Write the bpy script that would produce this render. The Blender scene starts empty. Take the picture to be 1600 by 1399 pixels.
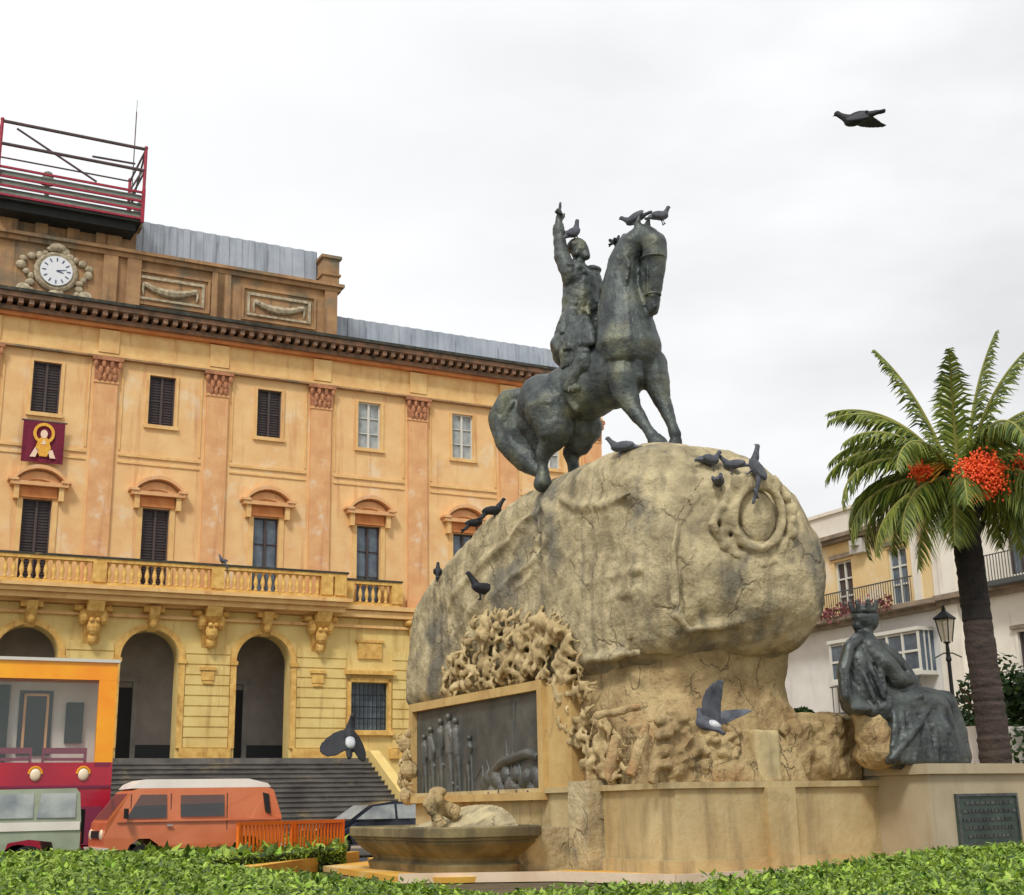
import bpy, bmesh, math, random
from math import sin, cos, pi, radians, sqrt, atan2, exp
from mathutils import Vector, Matrix, noise, Euler
random.seed(7)
R = random.Random(11)
col = bpy.context.scene.collection
scene = bpy.context.scene
# ------------------------------------------------------------------ camera
F_PX, PITCH, ROLL, EYE = 2072.0, radians(15.15), math.atan(150/7650.0), 1.3
fw = Vector((0, cos(PITCH), sin(PITCH))); up0 = Vector((0, -sin(PITCH), cos(PITCH))); rt0 = Vector((1, 0, 0))
ix = rt0*cos(ROLL) - up0*sin(ROLL); iu = rt0*sin(ROLL) + up0*cos(ROLL)
CAM = Vector((0, 0, EYE))
cd = bpy.data.cameras.new('camera'); cam = bpy.data.objects.new('camera', cd); col.objects.link(cam)
cam.matrix_world = Matrix(((ix.x, iu.x, -fw.x, 0), (ix.y, iu.y, -fw.y, 0), (ix.z, iu.z, -fw.z, EYE), (0, 0, 0, 1)))
cd.sensor_width = 36; cd.lens = 36*F_PX/1600; cd.clip_end = 3000; cd.clip_start = .1
scene.camera = cam
def ray(x, y): return (fw*F_PX + ix*(x-800) + iu*(700-y)).normalized()
def on_z(x, y, z=0.0):
    d = ray(x, y); return CAM + d*((z-EYE)/d.z)
def on_plane(x, y, p, n):
    d = ray(x, y); return CAM + d*((p-CAM).dot(n)/d.dot(n))
def at_dist(x, y, dist):                      # point at a given horizontal distance
    d = ray(x, y); return CAM + d*(dist/sqrt(d.x*d.x+d.y*d.y))
TH = radians(27.5)
U = Vector((cos(TH), sin(TH), 0)); N = Vector((-sin(TH), cos(TH), 0))
def W(u, n, z=0.0): return U*u + N*n + Vector((0, 0, z))
def fac(x, y, D=55.0):                        # s along and z on a plane parallel to the town hall front
    p = on_plane(x, y, N*D, N); return p.dot(U), p.z
# ------------------------------------------------------------------ colours and materials
def S(r, g, b):
    f = lambda c: (c/255/12.92) if c/255 <= .04045 else ((c/255+.055)/1.055)**2.4
    return (f(r), f(g), f(b), 1)
def new_mat(name):
    m = bpy.data.materials.new(name); m.use_nodes = True
    nt = m.node_tree; b = nt.nodes['Principled BSDF']; return m, nt, b
def mat(name, c, c2=None, scale=3.0, rough=.7, metal=0.0, bump=0.0, bscale=30.0, stretch=(1, 1, 1), detail=6,
        c3=None, s3=1.0, t3=.6, w3=.08, c4=None, s4=(2, 2, .25), t4=.55, spec=.5, lo=.35, hi=.65, bdist=.02, coat=0, crack=0):
    m, nt, b = new_mat(name); L = nt.links; nd = nt.nodes
    tc = nd.new('ShaderNodeTexCoord'); out = None
    def noi(sc, st=(1, 1, 1), det=detail, off=0):
        mp = nd.new('ShaderNodeMapping'); mp.inputs['Scale'].default_value = st; mp.inputs['Location'].default_value = (off, off*1.7, off*.3)
        L.new(tc.outputs['Object'], mp.inputs[0]); n = nd.new('ShaderNodeTexNoise')
        n.inputs['Scale'].default_value = sc; n.inputs['Detail'].default_value = det; n.inputs['Roughness'].default_value = .6
        L.new(mp.outputs[0], n.inputs['Vector']); return n.outputs['Fac']
    def ramp(src, a, z):
        r = nd.new('ShaderNodeMapRange'); r.inputs['From Min'].default_value = a; r.inputs['From Max'].default_value = z
        L.new(src, r.inputs['Value']); return r.outputs['Result']
    def mix(a, bcol, f):
        x = nd.new('ShaderNodeMix'); x.data_type = 'RGBA'
        if isinstance(a, tuple): x.inputs['A'].default_value = a
        else: L.new(a, x.inputs['A'])
        x.inputs['B'].default_value = bcol; L.new(f, x.inputs['Factor']); return x.outputs['Result']
    cur = c
    if c2: cur = mix(cur, c2, ramp(noi(scale, stretch), lo, hi))
    if c3: cur = mix(cur, c3, ramp(noi(s3, off=7.3), t3, t3+w3))
    if c4: cur = mix(cur, c4, ramp(noi(1.0, s4, off=3.1), t4, t4+.25))
    ck = None
    if crack:                                              # fine branching cracks and chips
        mp = nd.new('ShaderNodeMapping'); L.new(tc.outputs['Object'], mp.inputs[0]); mp.inputs['Scale'].default_value = (1, 1, .8)
        nz = nd.new('ShaderNodeTexNoise'); nz.inputs['Scale'].default_value = crack*1.6; nz.inputs['Detail'].default_value = 4; L.new(mp.outputs[0], nz.inputs['Vector'])
        ad = nd.new('ShaderNodeVectorMath'); ad.operation = 'MULTIPLY_ADD'; ad.inputs[1].default_value = (1.1, 1.1, 1.1); L.new(nz.outputs['Color'], ad.inputs[0]); L.new(mp.outputs[0], ad.inputs[2])
        vo = nd.new('ShaderNodeTexVoronoi'); vo.feature = 'DISTANCE_TO_EDGE'; vo.inputs['Scale'].default_value = crack; L.new(ad.outputs[0], vo.inputs['Vector'])
        ck = ramp(vo.outputs['Distance'], .0, .03)
        gate = ramp(noi(crack*.9, off=11), .5, .58); mxx = nd.new('ShaderNodeMath'); mxx.operation = 'MAXIMUM'; L.new(ck, mxx.inputs[0]); 
        inv = nd.new('ShaderNodeMath'); inv.operation = 'SUBTRACT'; inv.inputs[0].default_value = 1; L.new(gate, inv.inputs[1]); L.new(inv.outputs[0], mxx.inputs[1]); ck = mxx.outputs[0]
        dk = nd.new('ShaderNodeMath'); dk.operation = 'MULTIPLY_ADD'; dk.inputs[1].default_value = -.26; dk.inputs[2].default_value = .26; L.new(ck, dk.inputs[0])
        cur = mix(cur, S(70, 62, 50), dk.outputs[0])
    if isinstance(cur, tuple): b.inputs['Base Color'].default_value = cur
    else: L.new(cur, b.inputs['Base Color'])
    b.inputs['Roughness'].default_value = rough; b.inputs['Metallic'].default_value = metal
    b.inputs['Specular IOR Level'].default_value = spec
    if coat: b.inputs['Coat Weight'].default_value = coat; b.inputs['Coat Roughness'].default_value = .08
    if bump:
        bn = nd.new('ShaderNodeBump'); bn.inputs['Strength'].default_value = bump; bn.inputs['Distance'].default_value = bdist
        hgt = noi(bscale, det=12)
        if ck is not None:
            sm = nd.new('ShaderNodeMath'); sm.operation = 'MULTIPLY_ADD'; sm.inputs[1].default_value = .35; L.new(ck, sm.inputs[0]); L.new(hgt, sm.inputs[2]); hgt = sm.outputs[0]
        L.new(hgt, bn.inputs['Height']); L.new(bn.outputs[0], b.inputs['Normal'])
    return m
def glass_mat(name, tint, alpha=.5, rough=.05):
    m, nt, b = new_mat(name); nd = nt.nodes; L = nt.links
    b.inputs['Base Color'].default_value = tint; b.inputs['Roughness'].default_value = rough; b.inputs['Specular IOR Level'].default_value = .9
    tr = nd.new('ShaderNodeBsdfTransparent'); mx = nd.new('ShaderNodeMixShader'); mx.inputs[0].default_value = alpha
    L.new(tr.outputs[0], mx.inputs[1]); L.new(b.outputs[0], mx.inputs[2]); L.new(mx.outputs[0], nd['Material Output'].inputs['Surface'])
    return m
def leaf_mat(name, a, b_, scale=2.0, c=None, trans=.25, patch=None):
    m, nt, b = new_mat(name); nd = nt.nodes; L = nt.links
    g = nd.new('ShaderNodeNewGeometry'); rp = nd.new('ShaderNodeValToRGB')
    rp.color_ramp.elements[0].color = a; rp.color_ramp.elements[1].color = b_
    if c: e = rp.color_ramp.elements.new(.88); e.color = c
    L.new(g.outputs['Random Per Island'], rp.inputs[0]); L.new(rp.outputs[0], b.inputs['Base Color'])
    if patch:
        tc = nd.new('ShaderNodeTexCoord'); nz = nd.new('ShaderNodeTexNoise'); nz.inputs['Scale'].default_value = 1.6; nz.inputs['Detail'].default_value = 6; L.new(tc.outputs['Object'], nz.inputs['Vector'])
        mrr = nd.new('ShaderNodeMapRange'); mrr.inputs['From Min'].default_value = .42; mrr.inputs['From Max'].default_value = .62; L.new(nz.outputs['Fac'], mrr.inputs['Value'])
        mq = nd.new('ShaderNodeMix'); mq.data_type = 'RGBA'; L.new(mrr.outputs['Result'], mq.inputs['Factor']); L.new(rp.outputs[0], mq.inputs['A']); mq.inputs['B'].default_value = patch; mm = nd.new('ShaderNodeMix'); mm.data_type = 'RGBA'; mm.inputs['Factor'].default_value = .55
        L.new(rp.outputs[0], mm.inputs['A']); L.new(mq.outputs['Result'], mm.inputs['B']); L.new(mm.outputs['Result'], b.inputs['Base Color'])
    b.inputs['Roughness'].default_value = .5
    tl = nd.new('ShaderNodeBsdfTranslucent'); L.new(rp.outputs[0], tl.inputs[0])
    mx = nd.new('ShaderNodeMixShader'); mx.inputs[0].default_value = trans
    L.new(b.outputs[0], mx.inputs[1]); L.new(tl.outputs[0], mx.inputs[2]); L.new(mx.outputs[0], nd['Material Output'].inputs['Surface'])
    return m
M = {}
# upper front of the town hall: worn orange limewash with pale bare patches
M['ochre'] = mat('orange_limewash', S(232, 196, 140), S(222, 176, 122), 1.0, .9, bump=.25, bscale=9, c3=S(228, 208, 172), s3=.5, t3=.57, w3=.12, c4=S(188, 124, 80), s4=(2.2, 2.2, .18), t4=.56)
M['ochre_deep'] = mat('deep_orange_limewash', S(224, 178, 126), S(212, 158, 110), 1.6, .9, bump=.25, bscale=9, c3=S(224, 196, 164), s3=.9, t3=.58, w3=.08, c4=S(170, 104, 72), s4=(3, 3, .2), t4=.58)
M['capital_stone'] = mat('brown_capital_stone', S(196, 138, 98), S(150, 100, 74), 5, .9, bump=.6, bscale=16)
M['orange_band'] = mat('bright_orange_paint', S(212, 142, 84), S(194, 116, 66), 2, .85, bump=.15)
M['cream_trim'] = mat('cream_moulding', S(230, 194, 132), S(216, 172, 112), 1.5, .88, bump=.2, bscale=12, c4=S(170, 100, 60), t4=.58)
M['yellow'] = mat('yellow_limewash', S(228, 206, 136), S(214, 186, 116), 1.0, .9, bump=.3, bscale=8, c4=S(168, 128, 66), s4=(2.5, 2.5, .3), t4=.57)
M['yellow_trim'] = mat('yellow_stone_carving', S(228, 190, 110), S(200, 154, 80), 3.5, .9, bump=.3, bscale=10, c4=S(140, 98, 52), s4=(4, 4, 1), t4=.56)
M['cornice'] = mat('weathered_cornice', S(158, 122, 98), S(110, 94, 80), 2.4, .92, bump=.4, bscale=10, c4=S(60, 54, 48), s4=(2, 2, 1.2), t4=.54)
M['cornice_top'] = mat('blackened_coping', S(72, 72, 64), S(44, 46, 42), 3, .95, bump=.3, c3=S(130, 112, 84), s3=2.3, t3=.62)
M['attic'] = mat('brown_attic_stone', S(176, 140, 100), S(146, 112, 80), 1.3, .92, bump=.4, bscale=8, c3=S(120, 112, 92), s3=.6, t3=.5, w3=.14, c4=S(84, 76, 62), s4=(3, 3, .3), t4=.55)
M['relief'] = mat('pale_relief_stone', S(196, 184, 158), S(140, 128, 104), 5, .9, bump=.4, bscale=14)
M['dark_shutter'] = mat('dark_brown_shutter', S(52, 42, 48), S(34, 30, 38), 4, .6)
M['window_grey'] = mat('blue_grey_glass', S(104, 118, 130), S(66, 78, 92), 1.4, .25)
M['window_pale'] = mat('pale_curtained_glass', S(176, 182, 180), S(120, 128, 134), 1.4, .3)
M['frame_white'] = mat('white_window_frame', S(206, 206, 198), rough=.6)
M['frame_dark'] = mat('dark_window_frame', S(70, 58, 56), rough=.6)
M['metal_sheet'] = mat('grey_ribbed_sheet', S(172, 180, 190), S(148, 158, 170), .6, .55, c4=S(126, 134, 144), s4=(5, 5, .1), t4=.5)
M['rusty'] = mat('rail_grey', S(96, 76, 78), S(70, 62, 66), 6, .6)
M['crimson'] = mat('crimson_paint', S(170, 34, 60), S(132, 26, 50), 5, .6)
M['green_slat'] = mat('grey_green_louvre', S(118, 122, 110), S(82, 92, 84), 3, .7, stretch=(1, 1, 4))
M['dark_under'] = mat('dark_underside', S(38, 42, 40), S(26, 30, 30), 2, .8)
M['step'] = mat('grey_stair_stone', S(116, 112, 106), S(84, 82, 80), .9, .9, bump=.3, bscale=8, c3=S(140, 128, 104), s3=.6, t3=.58, w3=.1, c4=S(64, 62, 62), s4=(.8, .8, 3), t4=.55)
M['arcade_in'] = mat('grey_plaster_inside', S(216, 208, 198), S(184, 176, 166), .8, .9)
M['black_door'] = mat('black_wood_door', S(26, 24, 26), rough=.5)
M['white_stone'] = mat('white_door_surround', S(202, 198, 190), S(176, 172, 166), 2, .8)
# monument stone
M['stone'] = mat('weathered_sandstone', S(196, 182, 144), S(150, 138, 108), 1.5, .92, bump=.9, bscale=4, bdist=.12, detail=10, lo=.4, hi=.6, crack=.8, c3=S(122, 118, 104), s3=.5, t3=.52, w3=.1, c4=S(78, 76, 68), s4=(2.4, 2.4, .16), t4=.53)
M['stone_warm'] = mat('orange_stained_sandstone', S(194, 172, 126), S(158, 134, 94), 1.3, .92, bump=1, bscale=5, bdist=.12, detail=10, lo=.4, hi=.6, crack=1.3, c3=S(178, 142, 98), s3=.7, t3=.56, w3=.12, c4=S(92, 82, 62), s4=(1.8, 1.8, .25), t4=.58)
M['ashlar'] = mat('smooth_ashlar', S(200, 184, 140), S(178, 156, 110), 1.0, .88, bump=.5, bscale=7, bdist=.04, detail=10, crack=.5, c3=S(206, 156, 96), s3=.6, t3=.6, w3=.14, c4=S(120, 106, 80), s4=(1.8, 1.8, .3), t4=.5)
M['ashlar_pale'] = mat('pale_pedestal_ashlar', S(184, 172, 144), S(166, 152, 124), .8, .88, bump=.25, c4=S(150, 134, 108), s4=(2, 2, .3), t4=.58)
M['carving'] = mat('carved_leaf_stone', S(204, 184, 138), S(150, 128, 88), 3.5, .9, bump=.6, bscale=14, bdist=.05)
M['gold_edge'] = mat('yellow_frame_stone', S(206, 178, 118), S(184, 150, 94), 1.4, .88, bump=.4, crack=.8)
M['bowl'] = mat('stained_basin_stone', S(148, 134, 94), S(92, 82, 56), 1.1, .85, bump=.4, bscale=9, c3=S(86, 78, 58), s3=.9, t3=.54, w3=.12, c4=S(52, 50, 42), s4=(2.5, 2.5, .5), t4=.55)
M['kerb'] = mat('yellow_ochre_kerb', S(224, 180, 78), S(212, 148, 56), .8, .85, bump=.2, c3=S(220, 190, 130), s3=.5, t3=.55)
M['kerb_pale'] = mat('pale_kerb_edge', S(222, 204, 180), S(204, 180, 150), 1.2, .85, bump=.2)
M['bronze'] = mat('green_grey_bronze', S(90, 98, 96), S(48, 54, 56), 2.2, .42, .35, bump=.7, bscale=16, bdist=.03, c3=S(122, 124, 98), s3=1.2, t3=.52, w3=.25, c4=S(38, 44, 46), s4=(5, 5, .8), t4=.56)
M['bronze_robe'] = mat('grey_bronze_robe', S(92, 98, 96), S(50, 56, 58), 2.2, .42, .35, bump=.6, bscale=14, bdist=.03, c4=S(36, 40, 42), s4=(5, 5, .7), t4=.55)
M['bronze_plate'] = mat('dark_bronze_plate', S(112, 112, 106), S(80, 84, 82), 1.5, .5, .4, bump=.3, bscale=14)
M['bronze_green'] = mat('green_bronze_plate', S(72, 88, 80), S(50, 66, 60), 3, .5, .3, bump=.3)
# vehicles and small things
M['red'] = mat('bus_red_paint', S(186, 20, 48), S(150, 20, 52), .6, .35, coat=.4)
M['bus_yellow'] = mat('bus_yellow_paint', S(252, 176, 12), S(246, 150, 6), .8, .4, coat=.3)
M['maroon'] = mat('maroon_seat', S(128, 38, 70), rough=.7)
M['orange_van'] = mat('faded_orange_paint', S(214, 124, 80), S(200, 106, 62), .9, .4, coat=.3)
M['white_paint'] = mat('white_paint', S(236, 230, 222), S(220, 212, 204), 1, .4, coat=.2)
M['silver'] = mat('pale_green_grey_paint', S(160, 168, 146), S(138, 146, 126), 1, .4, coat=.3)
M['car_dark'] = mat('dark_blue_paint', S(34, 42, 58), rough=.25, coat=.5)
M['tyre'] = mat('black_rubber', S(24, 24, 26), rough=.8)
M['chrome'] = mat('dull_chrome', S(190, 190, 190), rough=.25, metal=.9)
M['lamp_lens'] = mat('pale_lamp_lens', S(236, 220, 190), rough=.2)
M['lamp_amber'] = mat('amber_ring', S(232, 160, 40), rough=.3)
M['red_lens'] = mat('red_lamp_lens', S(176, 24, 20), rough=.25)
M['barrier'] = mat('orange_plastic', S(240, 122, 20), S(230, 100, 16), 2, .5)
M['black_iron'] = mat('black_iron', S(30, 34, 34), rough=.5, metal=.3)
M['lantern_glass'] = glass_mat('lantern_glass', S(206, 196, 170), .55)
M['glass'] = glass_mat('car_glass', S(60, 70, 74), .62)
M['glass_clear'] = glass_mat('bus_glass', S(150, 165, 165), .1)
M['pigeon'] = mat('pigeon_grey_feathers', S(96, 100, 110), S(48, 52, 60), 5, .7)
M['pigeon_dark'] = mat('dark_pigeon_feathers', S(36, 38, 46), S(24, 26, 32), 9, .7)
M['pigeon_white'] = mat('white_feathers', S(214, 216, 220), S(160, 164, 172), 9, .7)
M['trunk'] = mat('palm_bark', S(80, 68, 62), S(48, 42, 40), 3, .95, bump=.8, bscale=14, stretch=(1, 1, 4), bdist=.05)
M['trunk_dark'] = mat('black_palm_bark', S(50, 45, 42), S(28, 27, 27), 4, .95, bump=.8, bscale=14, bdist=.05)
M['date'] = mat('orange_date_fruit', S(240, 96, 16), S(226, 70, 20), 6, .6)
M['stalk'] = mat('yellow_fruit_stalk', S(210, 150, 50), rough=.7)
M['frond'] = leaf_mat('palm_leaflets', S(56, 84, 34), S(112, 142, 58), c=S(150, 160, 70))
M['frond_rib'] = mat('palm_rib', S(140, 140, 70), rough=.7)
M['hedge_leaf'] = leaf_mat('bright_hedge_leaves', S(34, 74, 14), S(144, 194, 48), c=S(188, 216, 88), trans=.25, patch=S(36, 70, 18))
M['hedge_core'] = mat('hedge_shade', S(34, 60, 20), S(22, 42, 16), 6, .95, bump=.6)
M['leaf_dark'] = leaf_mat('dark_tree_leaves', S(28, 52, 24), S(66, 98, 40))
M['bark'] = mat('tree_bark', S(96, 80, 64), rough=.95)
M['house_yellow'] = mat('yellow_house_wall', S(226, 204, 156), S(218, 188, 134), .7, .9, bump=.2, c3=S(224, 210, 184), s3=.5, t3=.58, c4=S(196, 160, 110), t4=.6)
M['house_white'] = mat('off_white_house_wall', S(232, 228, 216), S(216, 210, 198), .7, .9, bump=.2, c4=S(170, 160, 144), s4=(2, 2, .2), t4=.58)
M['house_grey'] = mat('pale_grey_render', S(224, 224, 222), S(206, 206, 204), .6, .9, bump=.2, c4=S(160, 158, 150), t4=.6)
M['house_trim'] = mat('grey_brown_house_moulding', S(150, 134, 116), S(112, 102, 90), 2, .9, bump=.3)
M['roof'] = mat('grey_roof', S(170, 168, 164), S(140, 138, 134), 1, .9)
M['iron_rail'] = mat('grey_iron_rail', S(74, 78, 80), rough=.6)
M['flower'] = leaf_mat('pink_balcony_flowers', S(96, 74, 60), S(160, 84, 96))
M['banner'] = mat('crimson_banner_cloth', S(122, 22, 52), S(98, 18, 44), 5, .85)
M['banner_gold'] = mat('gold_banner_figure', S(232, 184, 70), S(220, 150, 50), 8, .8)
M['banner_pale'] = mat('pale_banner_figure', S(236, 206, 180), rough=.8)
M['clock_face'] = mat('white_clock_face', S(222, 226, 232), rough=.5)
M['ink'] = mat('dark_blue_clock_ink', S(60, 76, 110), rough=.6)
M['ground'] = mat('plaza_paving', S(168, 158, 140), S(144, 134, 118), .5, .9, bump=.2, bscale=6)
M['soil'] = mat('garden_soil', S(104, 88, 62), S(80, 70, 50), 2, .95, bump=.5, bscale=10)
M['asphalt'] = mat('asphalt', (.055, .055, .056, 1), (.075, .073, .07, 1), 2, .9, bump=.4, bscale=40)
M['ac'] = mat('air_conditioner_casing', S(190, 190, 186), rough=.5)

# ------------------------------------------------------------------ mesh builder
class MB:
    RS = 1.0
    def __init__(s): s.v = []; s.f = []; s.mi = []; s.m = 0
    def add(s, vs, fs):
        o = len(s.v); s.v += [Vector(p) for p in vs]; s.f += [[i+o for i in f] for f in fs]; s.mi += [s.m]*len(fs); return s
    def box(s, x0, x1, y0, y1, z0, z1):
        return s.add([(x0, y0, z0), (x1, y0, z0), (x1, y1, z0), (x0, y1, z0), (x0, y0, z1), (x1, y0, z1), (x1, y1, z1), (x0, y1, z1)],
                     [(0, 3, 2, 1), (4, 5, 6, 7), (0, 1, 5, 4), (1, 2, 6, 5), (2, 3, 7, 6), (3, 0, 4, 7)])
    def prism(s, pts, z0, z1, top=1.0):                    # plan polygon, counter-clockwise
        n = len(pts); cx = sum(p[0] for p in pts)/n; cy = sum(p[1] for p in pts)/n
        vs = [(p[0], p[1], z0) for p in pts] + [(cx+(p[0]-cx)*top, cy+(p[1]-cy)*top, z1) for p in pts]
        return s.add(vs, [tuple(range(n))[::-1], tuple(range(n, 2*n))] + [(i, (i+1) % n, n+(i+1) % n, n+i) for i in range(n)])
    def extrude_xz(s, pts, y0, y1):                        # profile in x, z pushed along y
        n = len(pts); vs = [(p[0], y0, p[1]) for p in pts] + [(p[0], y1, p[1]) for p in pts]
        return s.add(vs, [tuple(range(n)), tuple(range(n, 2*n))[::-1]] + [(i, n+i, n+(i+1) % n, (i+1) % n) for i in range(n)])
    def extrude_yz(s, pts, x0, x1):
        n = len(pts); vs = [(x0, p[0], p[1]) for p in pts] + [(x1, p[0], p[1]) for p in pts]
        return s.add(vs, [tuple(range(n))[::-1], tuple(range(n, 2*n))] + [(i, (i+1) % n, n+(i+1) % n, n+i) for i in range(n)])
    def tube(s, pts, rad, seg=8, cap=True):
        pts = [Vector(p) for p in pts]; n = len(pts)
        if not hasattr(rad, '__len__'): rad = [rad]*n
        rad = [q*MB.RS for q in rad]
        vs = []; ref = None
        for i, p in enumerate(pts):
            t = (pts[min(i+1, n-1)]-pts[max(i-1, 0)])
            t = t.normalized() if t.length > 1e-9 else Vector((0, 0, 1))
            if ref is None: ref = t.orthogonal().normalized()
            ref = (ref - t*ref.dot(t)); ref = ref.normalized() if ref.length > 1e-6 else t.orthogonal().normalized()
            b = t.cross(ref)
            for k in range(seg):
                a = 2*pi*k/seg; vs.append(p + (ref*cos(a)+b*sin(a))*rad[i])
        fs = [(i*seg+k, i*seg+(k+1) % seg, (i+1)*seg+(k+1) % seg, (i+1)*seg+k) for i in range(n-1) for k in range(seg)]
        if cap: fs += [tuple(range(seg))[::-1], tuple(range((n-1)*seg, n*seg))]
        return s.add(vs, fs)
    def lathe(s, prof, c=(0, 0, 0), seg=16, sx=1, sy=1):
        vs = [(c[0]+r*sx*cos(2*pi*k/seg), c[1]+r*sy*sin(2*pi*k/seg), c[2]+z) for r, z in prof for k in range(seg)]; n = len(prof)
        return s.add(vs, [(i*seg+k, i*seg+(k+1) % seg, (i+1)*seg+(k+1) % seg, (i+1)*seg+k) for i in range(n-1) for k in range(seg)] + [tuple(range(seg))[::-1], tuple(range((n-1)*seg, n*seg))])
    def ball(s, c, r, rx=(1, 0, 0), ry=(0, 1, 0), seg=12, rings=8):  # ellipsoid with axes rx, ry, cross
        c = Vector(c); X = Vector(rx).normalized(); Y = Vector(ry); Y = (Y-X*Y.dot(X)).normalized(); Z = X.cross(Y)
        if not hasattr(r, '__len__'): r = (r, r, r)
        r = [q*MB.RS for q in r]
        vs = [c+Z*r[2]]
        for i in range(1, rings):
            t = pi*i/rings
            for k in range(seg):
                a = 2*pi*k/seg; vs.append(c + X*(r[0]*sin(t)*cos(a)) + Y*(r[1]*sin(t)*sin(a)) + Z*(r[2]*cos(t)))
        vs.append(c-Z*r[2]); e = len(vs)-1
        fs = [(0, 1+k, 1+(k+1) % seg) for k in range(seg)] + [(1+i*seg+k, 1+(i+1)*seg+k, 1+(i+1)*seg+(k+1) % seg, 1+i*seg+(k+1) % seg) for i in range(rings-2) for k in range(seg)]
        fs += [(e, 1+(rings-2)*seg+(k+1) % seg, 1+(rings-2)*seg+k) for k in range(seg)]
        return s.add(vs, fs)
    def limb(s, pts, rad, seg=10):                          # tapered capsule chain
        for p, r in zip(pts, rad): s.ball(p, r, seg=seg, rings=6)
        for i in range(len(pts)-1): s.tube([pts[i], pts[i+1]], [rad[i], rad[i+1]], seg)
        return s
    def xf(s, Mx):
        s.v = [Mx @ p for p in s.v]; return s
    def build(s, name, mats, parent=None, loc=None, rotz=0.0, smooth=False, world=False):
        me = bpy.data.meshes.new(name); vs = s.v
        if world and parent is not None:
            inv = MW[parent.name].inverted(); vs = [inv @ p for p in vs]
        if world and parent is None and loc is not None:
            inv = (Matrix.Translation(Vector(loc)) @ Matrix.Rotation(rotz, 4, 'Z')).inverted(); vs = [inv @ p for p in vs]
        me.from_pydata([tuple(p) for p in vs], [], s.f)
        if not isinstance(mats, (list, tuple)): mats = [mats]
        for m in mats: me.materials.append(M[m] if isinstance(m, str) else m)
        if len(mats) > 1: me.polygons.foreach_set('material_index', s.mi)
        if smooth is True: me.polygons.foreach_set('use_smooth', [True]*len(me.polygons))
        bm = bmesh.new(); bm.from_mesh(me); bmesh.ops.recalc_face_normals(bm, faces=bm.faces); bm.to_mesh(me); bm.free()
        me.update(); o = bpy.data.objects.new(name, me); col.objects.link(o)
        if parent is not None: o.parent = parent
        if loc is not None: o.location = loc
        if parent is None or loc is not None or rotz: o.rotation_euler = (0, 0, rotz)
        pm = MW[parent.name] if parent is not None else Matrix.Identity(4)
        MW[o.name] = pm @ Matrix.Translation(Vector(loc) if loc is not None else Vector()) @ Matrix.Rotation(rotz, 4, 'Z')
        return o
MW = {}
def thing(name, label, cat, loc, rotz=0.0, group=None):
    o = bpy.data.objects.new(name, None); col.objects.link(o); o.location = loc; o.rotation_euler = (0, 0, rotz); o.empty_display_size = .3
    o['label'] = label; o['category'] = cat
    if group: o['group'] = group
    MW[o.name] = Matrix.Translation(Vector(loc)) @ Matrix.Rotation(rotz, 4, 'Z'); return o
def tag(o, label=None, cat=None, group=None, kind=None):
    for k, v in (('label', label), ('category', cat), ('group', group), ('kind', kind)):
        if v: o[k] = v
    return o
def copy_tree(o, parent=None, loc=None, rotz=None):
    c = o.copy(); col.objects.link(c)
    if parent is not None: c.parent = parent
    if loc is not None: c.location = loc
    if rotz is not None: c.rotation_euler = (0, 0, rotz)
    pm = MW[parent.name] if parent is not None else Matrix.Identity(4)
    MW[c.name] = pm @ Matrix.Translation(c.location) @ Matrix.Rotation(c.rotation_euler.z, 4, 'Z')
    for ch in [x for x in bpy.data.objects if x.parent == o]: copy_tree(ch, c)
    return c
def remesh(o, voxel, smooth=4, fac_=.5):                  # fuse the pieces of a body into one continuous surface
    m = o.modifiers.new('r', 'REMESH'); m.mode = 'VOXEL'; m.voxel_size = voxel; m.use_smooth_shade = True
    if smooth: q = o.modifiers.new('s', 'SMOOTH'); q.iterations = smooth; q.factor = fac_
    dg = bpy.context.evaluated_depsgraph_get(); me = bpy.data.meshes.new_from_object(o.evaluated_get(dg))
    o.modifiers.clear(); old = o.data; mt = list(old.materials); nm = old.name; o.data = me; me.name = nm
    if not me.materials:
        for x in mt: me.materials.append(x)
    me.polygons.foreach_set('use_smooth', [True]*len(me.polygons)); me.update(); return o
def rough(o, amp, scale, amp2=0, scale2=1):                # push the vertices of a fused mesh about with noise
    me = o.data; nv = len(me.vertices); co = [0.0]*(3*nv); no = [0.0]*(3*nv)
    me.vertices.foreach_get('co', co); me.vertices.foreach_get('normal', no)
    for i in range(nv):
        p = Vector(co[3*i:3*i+3]); d = noise.noise(p*scale)*amp + (noise.noise(p*scale2)*amp2 if amp2 else 0)
        for k in range(3): co[3*i+k] += no[3*i+k]*d
    me.vertices.foreach_set('co', co); me.update()
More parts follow.
